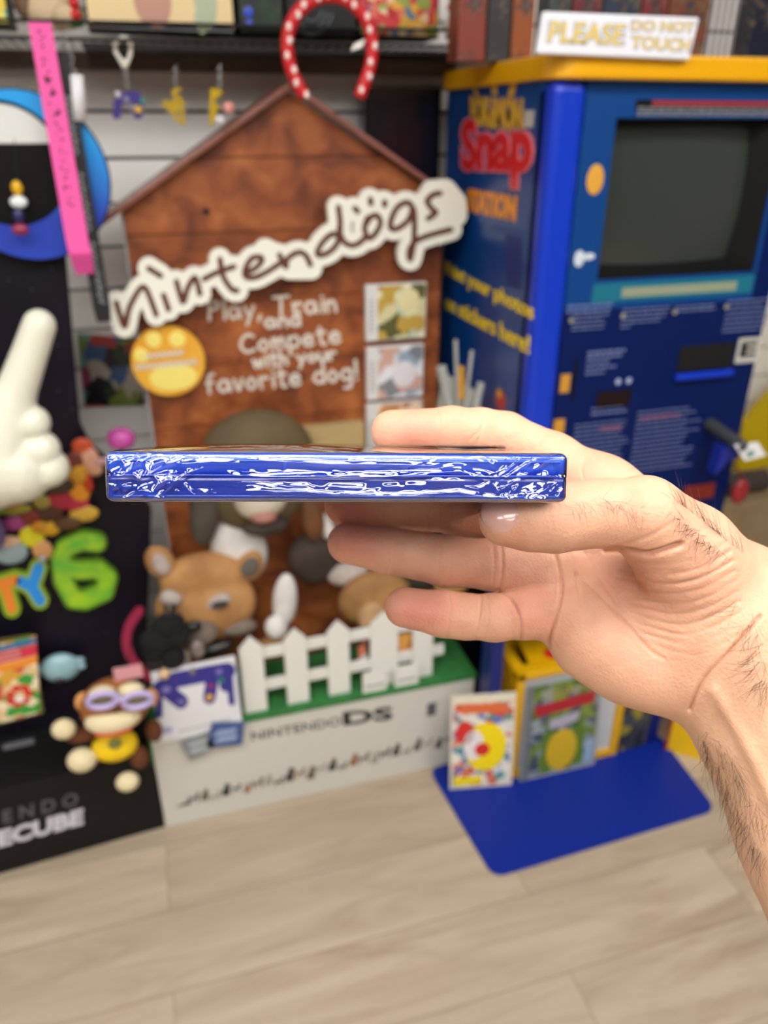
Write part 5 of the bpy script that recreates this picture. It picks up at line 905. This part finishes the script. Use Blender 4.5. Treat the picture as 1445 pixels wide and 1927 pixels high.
# creases: grooves following the lines of the skin (pixel coordinates used only as a drawing frame)
def dline(pl):
    D = np.full(len(P), 1e9); T = np.zeros(len(P)); pl = np.array(spl(pl, 4))
    sel = (px > pl[:, 0].min()-30) & (px < pl[:, 0].max()+30) & (py > pl[:, 1].min()-30) & (py < pl[:, 1].max()+30); ii = np.where(sel)[0]
    x, y = px[ii], py[ii]; d = np.full(len(ii), 1e9)
    for a, b in zip(pl[:-1], pl[1:]):
        v = b-a; L = v@v+1e-9; t_ = np.clip(((x-a[0])*v[0]+(y-a[1])*v[1])/L, 0, 1); d = np.minimum(d, np.hypot(x-a[0]-t_*v[0], y-a[1]-t_*v[1]))
    D[ii] = d; return D
CR = [  # (polyline, width px, depth mm, (min depth, max depth))
 ([(942, 1022), (946, 1060), (944, 1090), (938, 1112)], 3.2, .9, (.27, .4)), ([(925, 1015), (930, 1060), (926, 1105)], 3, .35, (.27, .4)),
 ([(935, 1112), (960, 1128), (975, 1155), (981, 1190), (980, 1203)], 3.6, 1.0, (.27, .4)),
 ([(1046, 1045), (1056, 1085), (1056, 1120), (1044, 1170), (1034, 1205), (1032, 1240)], 3.8, 1.3, (.27, .4)),
 ([(1074, 1040), (1084, 1075), (1092, 1140)], 3.2, .7, (.27, .4)), ([(1084, 1080), (1130, 1120), (1180, 1175), (1225, 1225), (1250, 1240)], 4.5, .75, (.25, .4)), ([(1100, 1040), (1130, 1090), (1160, 1135)], 3.5, .4, (.25, .4)),
 ([(1298, 1335), (1312, 1300), (1330, 1270), (1365, 1235), (1400, 1195), (1430, 1160)], 5, 1.5, (.2, .4)), ([(1330, 1380), (1350, 1320), (1375, 1280), (1420, 1235)], 8, .5, (.2, .4)),
 ([(1140, 1036), (1180, 1036), (1215, 1042), (1245, 1036), (1280, 1024)], 6.5, 2.4, (.2, .4)), ([(1150, 1032), (1190, 1020), (1230, 1005), (1262, 985)], 6, .35, (.2, .4)),
 # finger joints
 ([(737, 1022), (734, 1050), (728, 1080)], 2.6, .5, (.28, .4)), ([(833, 1020), (826, 1050), (824, 1100)], 2.6, .45, (.28, .4)), ([(846, 1025), (848, 1060), (838, 1102)], 2.4, .4, (.28, .4)),
 ([(845, 1120), (848, 1150), (840, 1200)], 2.6, .5, (.28, .4)), ([(905, 1120), (902, 1160), (894, 1202)], 2.6, .45, (.28, .4)), ([(915, 1120), (920, 1160), (910, 1200)], 2.2, .3, (.28, .4)),
 ([(720, 940), (718, 975), (716, 1000)], 2.4, .35, (.29, .4)), ([(808, 945), (804, 980), (806, 1008)], 2.6, .5, (.29, .4)), ([(830, 945), (826, 980), (832, 1010)], 2.2, .35, (.29, .4)), ([(845, 945), (846, 980), (838, 1012)], 2.2, .35, (.29, .4)),
 ([(822, 770), (828, 800), (824, 850)], 2.8, .35, (.29, .4)), ([(905, 772), (908, 800), (892, 850)], 2.8, .5, (.29, .4)), ([(880, 830), (900, 812), (915, 790)], 2.6, .3, (.29, .4)), ([(1022, 805), (1020, 830), (1000, 850)], 3, .3, (.29, .4)), ([(1100, 862), (1095, 890), (1105, 915)], 4, .4, (.29, .4)),
 # thumb knuckle
 ([(1036, 945), (1032, 965), (1040, 990)], 2.4, .35, (.2, .27)), ([(1048, 940), (1050, 962), (1046, 985)], 2.2, .35, (.2, .27)), ([(1060, 945), (1064, 968), (1056, 990)], 2.2, .3, (.2, .27)), ([(1024, 950), (1020, 965), (1028, 985)], 2., .25, (.2, .27)), ([(1064, 1012), (1062, 1030), (1066, 1040)], 2.2, .35, (.2, .27)), ([(1270, 950), (1300, 975), (1320, 1000)], 5, .25, (.2, .3))]
VAR = .75+.6*np.sin(px*.045+py*.02)*np.sin(py*.06-px*.013)
disp = np.zeros(len(P))
for pl, wd, dp, (d0, d1) in CR:
    D = dline(pl); s = (dep > d0) & (dep < d1); disp -= np.where(s, np.exp(-(D/(wd*.8))**2)*dp*1e-3*(.65+.35*VAR) - np.exp(-(D/(wd*2.8))**2)*dp*.18e-3, 0)
# fan of thenar wrinkles
wr = [[(1150+6*i, 1052+i*17), (1230+8*i, 1062+i*19), (1310+5*i, 1052+i*18), (1372+3*i, 1018+i*19)] for i in range(10)] + [[(1160+9*i, 1060+i*26), (1260+6*i, 1074+i*27), (1340+3*i, 1052+i*25)] for i in range(6)]
for i, pl in enumerate(wr):
    D = dline(pl); amp = (.42 if 1 <= i <= 7 else .2 if i < 10 else .16)*1e-3; disp -= np.where(dep < .29, np.exp(-(D/3.6)**2)*amp*VAR, 0)
def fnoise(P, s, seed):
    r = np.random.default_rng(seed); o = np.zeros(len(P))
    for k in range(14): v = r.normal(size=3); v /= np.linalg.norm(v); o += np.sin((P@v)*s*r.uniform(.6, 1.6)+r.uniform(0, 6.28))
    return o/14
disp += fnoise(P, 260, 1)*.0006 + fnoise(P, 900, 2)*.00010
tend = dline([(1345, 1300), (1375, 1350), (1420, 1430), (1470, 1540)]); disp += np.exp(-(tend/14)**2)*.0012
# keep the flesh clear of the case: press flat where it touches
def incase(Pv):
    l = (Pv-C0)@Mc; return l
l = incase(P); ins = (np.abs(l[:, 0]) < CW/2+.0005) & (l[:, 1] > -.001) & (l[:, 1] < CD+.001) & (np.abs(l[:, 2]) < CH/2+.0007)
P = P + nrm*(disp*fac)[:, None]
l = incase(P); ins = (np.abs(l[:, 0]) < CW/2+.0003) & (l[:, 1] > -.001) & (l[:, 1] < CD+.001) & (np.abs(l[:, 2]) < CH/2+.0007)
side = (np.abs(l[:, 0]) > CW/2-.003) & ins
l[:, 2] = np.where(ins & ~side, np.sign(l[:, 2])*(CH/2+.0007), l[:, 2]); l[:, 0] = np.where(side, np.sign(l[:, 0])*(CW/2+.0004), l[:, 0])
P = np.where(ins[:, None], C0 + l@Mc.T, P)
# skin tone (pigment): base, ruddier fingertips and pads, paler arm, shade painted into the creases
base = np.array(lin('cd9c80')[:3]); red = np.array(lin('c06f60')[:3]); arm = np.array(lin('c99f80')[:3]); crease_shade = np.array(lin('a8624c')[:3])
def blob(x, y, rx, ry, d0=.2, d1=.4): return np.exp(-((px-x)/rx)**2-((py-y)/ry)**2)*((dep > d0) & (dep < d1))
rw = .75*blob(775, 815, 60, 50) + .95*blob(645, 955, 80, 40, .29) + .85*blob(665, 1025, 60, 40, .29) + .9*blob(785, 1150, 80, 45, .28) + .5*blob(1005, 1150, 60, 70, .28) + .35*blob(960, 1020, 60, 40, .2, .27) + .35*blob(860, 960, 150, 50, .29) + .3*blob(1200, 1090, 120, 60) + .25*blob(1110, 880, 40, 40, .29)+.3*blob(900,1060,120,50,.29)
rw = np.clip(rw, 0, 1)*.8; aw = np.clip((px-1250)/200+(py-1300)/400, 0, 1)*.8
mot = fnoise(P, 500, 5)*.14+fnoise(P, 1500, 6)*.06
colr = base*(1-aw[:, None])+arm*aw[:, None]; colr = colr*(1-rw[:, None])+red*rw[:, None]; cr2 = np.clip(-(disp+.0004)*900, 0, .3)[:, None]; colr = colr*(1-cr2)+crease_shade*cr2; colr = np.clip(colr*(1+mot[:, None]*np.array([.5, 1, 1])), 0, 1)
org = P.mean(0); hand = thing('person', org, 'right hand and bare forearm, palm to the viewer, gripping the sealed blue case', 'person')
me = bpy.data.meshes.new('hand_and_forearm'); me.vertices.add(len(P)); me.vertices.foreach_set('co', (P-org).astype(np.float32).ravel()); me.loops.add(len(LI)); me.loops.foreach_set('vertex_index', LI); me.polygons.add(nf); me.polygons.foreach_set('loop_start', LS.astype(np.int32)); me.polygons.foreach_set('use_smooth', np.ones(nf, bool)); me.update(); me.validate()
ca = me.color_attributes.new('pigment_and_shade', 'FLOAT_COLOR', 'POINT'); ca.data.foreach_set('color', np.concatenate([colr, np.ones((len(P), 1))], 1).astype(np.float32).ravel())
sk = bpy.data.materials.new('skin'); sk.use_nodes = True; N = sk.node_tree.nodes; L = sk.node_tree.links; b = N['Principled BSDF']; at = N.new('ShaderNodeAttribute'); at.attribute_name = 'pigment_and_shade'; L.new(at.outputs[0], b.inputs['Base Color'])
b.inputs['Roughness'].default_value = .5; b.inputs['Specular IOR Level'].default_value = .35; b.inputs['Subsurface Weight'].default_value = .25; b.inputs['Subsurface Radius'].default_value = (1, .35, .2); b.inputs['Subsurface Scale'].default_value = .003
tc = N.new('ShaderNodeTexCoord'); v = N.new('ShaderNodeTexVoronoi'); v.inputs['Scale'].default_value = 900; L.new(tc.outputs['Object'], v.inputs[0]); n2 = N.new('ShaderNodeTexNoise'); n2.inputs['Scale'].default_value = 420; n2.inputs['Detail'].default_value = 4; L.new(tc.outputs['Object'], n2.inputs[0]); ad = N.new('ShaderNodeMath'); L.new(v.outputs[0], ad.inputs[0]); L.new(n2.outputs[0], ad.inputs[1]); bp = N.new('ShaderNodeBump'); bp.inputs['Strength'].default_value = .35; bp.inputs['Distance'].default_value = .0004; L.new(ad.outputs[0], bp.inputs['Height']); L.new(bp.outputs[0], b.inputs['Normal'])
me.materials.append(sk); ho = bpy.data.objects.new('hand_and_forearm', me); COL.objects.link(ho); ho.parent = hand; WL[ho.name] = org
# rays onto the flesh for nail and hair roots
def surf(x, y, d0=.2):
    x = np.atleast_1d(x).astype(float); y = np.atleast_1d(y).astype(float); R_ = np.array([ray(a, b) for a, b in zip(x, y)]); t_ = np.full(len(x), d0)
    for k in range(60): t_ = t_ + np.clip(sdf(CP+R_*t_[:, None]), -.01, .02)*.9
    Pp = CP+R_*t_[:, None]; return Pp, t_
# thumb nail
nu, nv = 18, 16; vs = []; cxn, cyn = 937, 957; U_, V_ = np.meshgrid(np.linspace(-1, 1, nu), np.linspace(-1, 1, nv), indexing='ij'); sq = np.sqrt(np.clip(1-V_**2/2, 0, 1)); su = np.sqrt(np.clip(1-U_**2/2, 0, 1)); uu = U_*sq; vv = V_*su
NX = cxn+uu*38+vv*(4); NY = cyn+vv*43+uu*3+ (np.clip(vv, 0, 1))*3
Pn, tn = surf(NX.ravel(), NY.ravel()); Gn = grad(Pn); rim = np.maximum(np.abs(U_), np.abs(V_)).ravel(); off = .00055*(1-rim**6)+.0001
Vn = Pn+Gn*off[:, None]; ii = np.arange(nu*nv).reshape(nu, nv); qq = np.stack([ii[:-1, :-1], ii[1:, :-1], ii[1:, 1:], ii[:-1, 1:]], -1).reshape(-1, 4)
keep = ((Vn-C0)@Mc)[:, 2] < -CH/2-.0002
# the nail tucks under the case: lower the few points that would enter it
lv = (Vn-C0)@Mc; lv[:, 2] = np.where((lv[:, 2] > -CH/2-.0006) & (np.abs(lv[:, 0]) < CW/2) & (lv[:, 1] > -.0005), -CH/2-.0006, lv[:, 2]); Vn = C0+lv@Mc.T
m = MB(); m.add(Vn, [tuple(f) for f in qq.tolist()]); mk('thumb_nail', m, mat('nail_pink', 'c79a90', .22, coat=.6, spec=.6), hand, smooth=True, label='pink thumb nail')
# hairs
hr = random.Random(4); hm = MB(); hair_m = mat('body_hair', '2c1d14', .5)
def hairs(n, reg, dirf, ln, lift=.35, rad=.000045):
    xs_, ys_ = [], []
    while len(xs_) < n:
        x, y = reg(); xs_.append(x); ys_.append(y)
    Pp, tt_ = surf(xs_, ys_); G = grad(Pp); okk = np.abs(sdf(Pp)) < .0006
    for i in range(n):
        if not okk[i]: continue
        dx, dy = dirf(xs_[i], ys_[i]); d3 = cr*dx-cu*dy; d3 = d3-G[i]*(d3@G[i]); d3 /= np.linalg.norm(d3)+1e-9; L_ = hr.uniform(*ln); bend = np.cross(G[i], d3)*hr.uniform(-.8, .8); lf = lift*hr.uniform(.5, 1.5)
        pts = [Pp[i]-G[i]*.0003+(d3*s+G[i]*lf*s*(1-.45*s)+bend*s*s*.6)*L_ for s in np.linspace(0, 1, 7)]
        hm.tube(pts, [rad]*3+[rad*.9, rad*.7, rad*.5, rad*.25], 3, cap=False)
def tri(*P_):
    def f():
        i = hr.randrange(len(P_)-1); a, b = P_[i], P_[i+1]; t_ = hr.random(); w_ = hr.uniform(-1, 1); return a[0]+(b[0]-a[0])*t_+w_*a[2], a[1]+(b[1]-a[1])*t_+w_*a[2]*.7
    return f
hairs(55, tri((1270, 945, 12), (1330, 985, 10), (1400, 1045, 10)), lambda x, y: (hr.uniform(-1.1, -.3), hr.uniform(-1.0, -.4)), (.006, .012), .5)
hairs(60, tri((1290, 975, 26), (1350, 1035, 26)), lambda x, y: (hr.uniform(-1, -.2), hr.uniform(-.2, .9)), (.005, .010), .25)
hairs(90, tri((1065, 955, 16), (1140, 945, 20), (1200, 955, 16)), lambda x, y: (hr.uniform(-.4, .7), hr.uniform(-.2, 1)), (.004, .008), .3, .00003)
hairs(130, tri((1318, 1385, 14), (1350, 1450, 16), (1390, 1530, 18), (1430, 1610, 20)), lambda x, y: (hr.uniform(-.8, .5), hr.uniform(.3, 1.2)), (.006, .013), .55)
hairs(120, tri((1350, 1390, 22), (1390, 1470, 26), (1430, 1550, 24)), lambda x, y: (hr.uniform(-.6, .9), hr.uniform(0, 1)), (.005, .010), .3, .000035)
hairs(70, tri((1400, 1130, 22), (1430, 1220, 22), (1440, 1300, 20)), lambda x, y: (hr.uniform(-1.1, .1), hr.uniform(.0, 1.2)), (.007, .014), .3, .00004)
mk('arm_hair', hm, hair_m, hand, kind='stuff', label='dark fine arm hair')
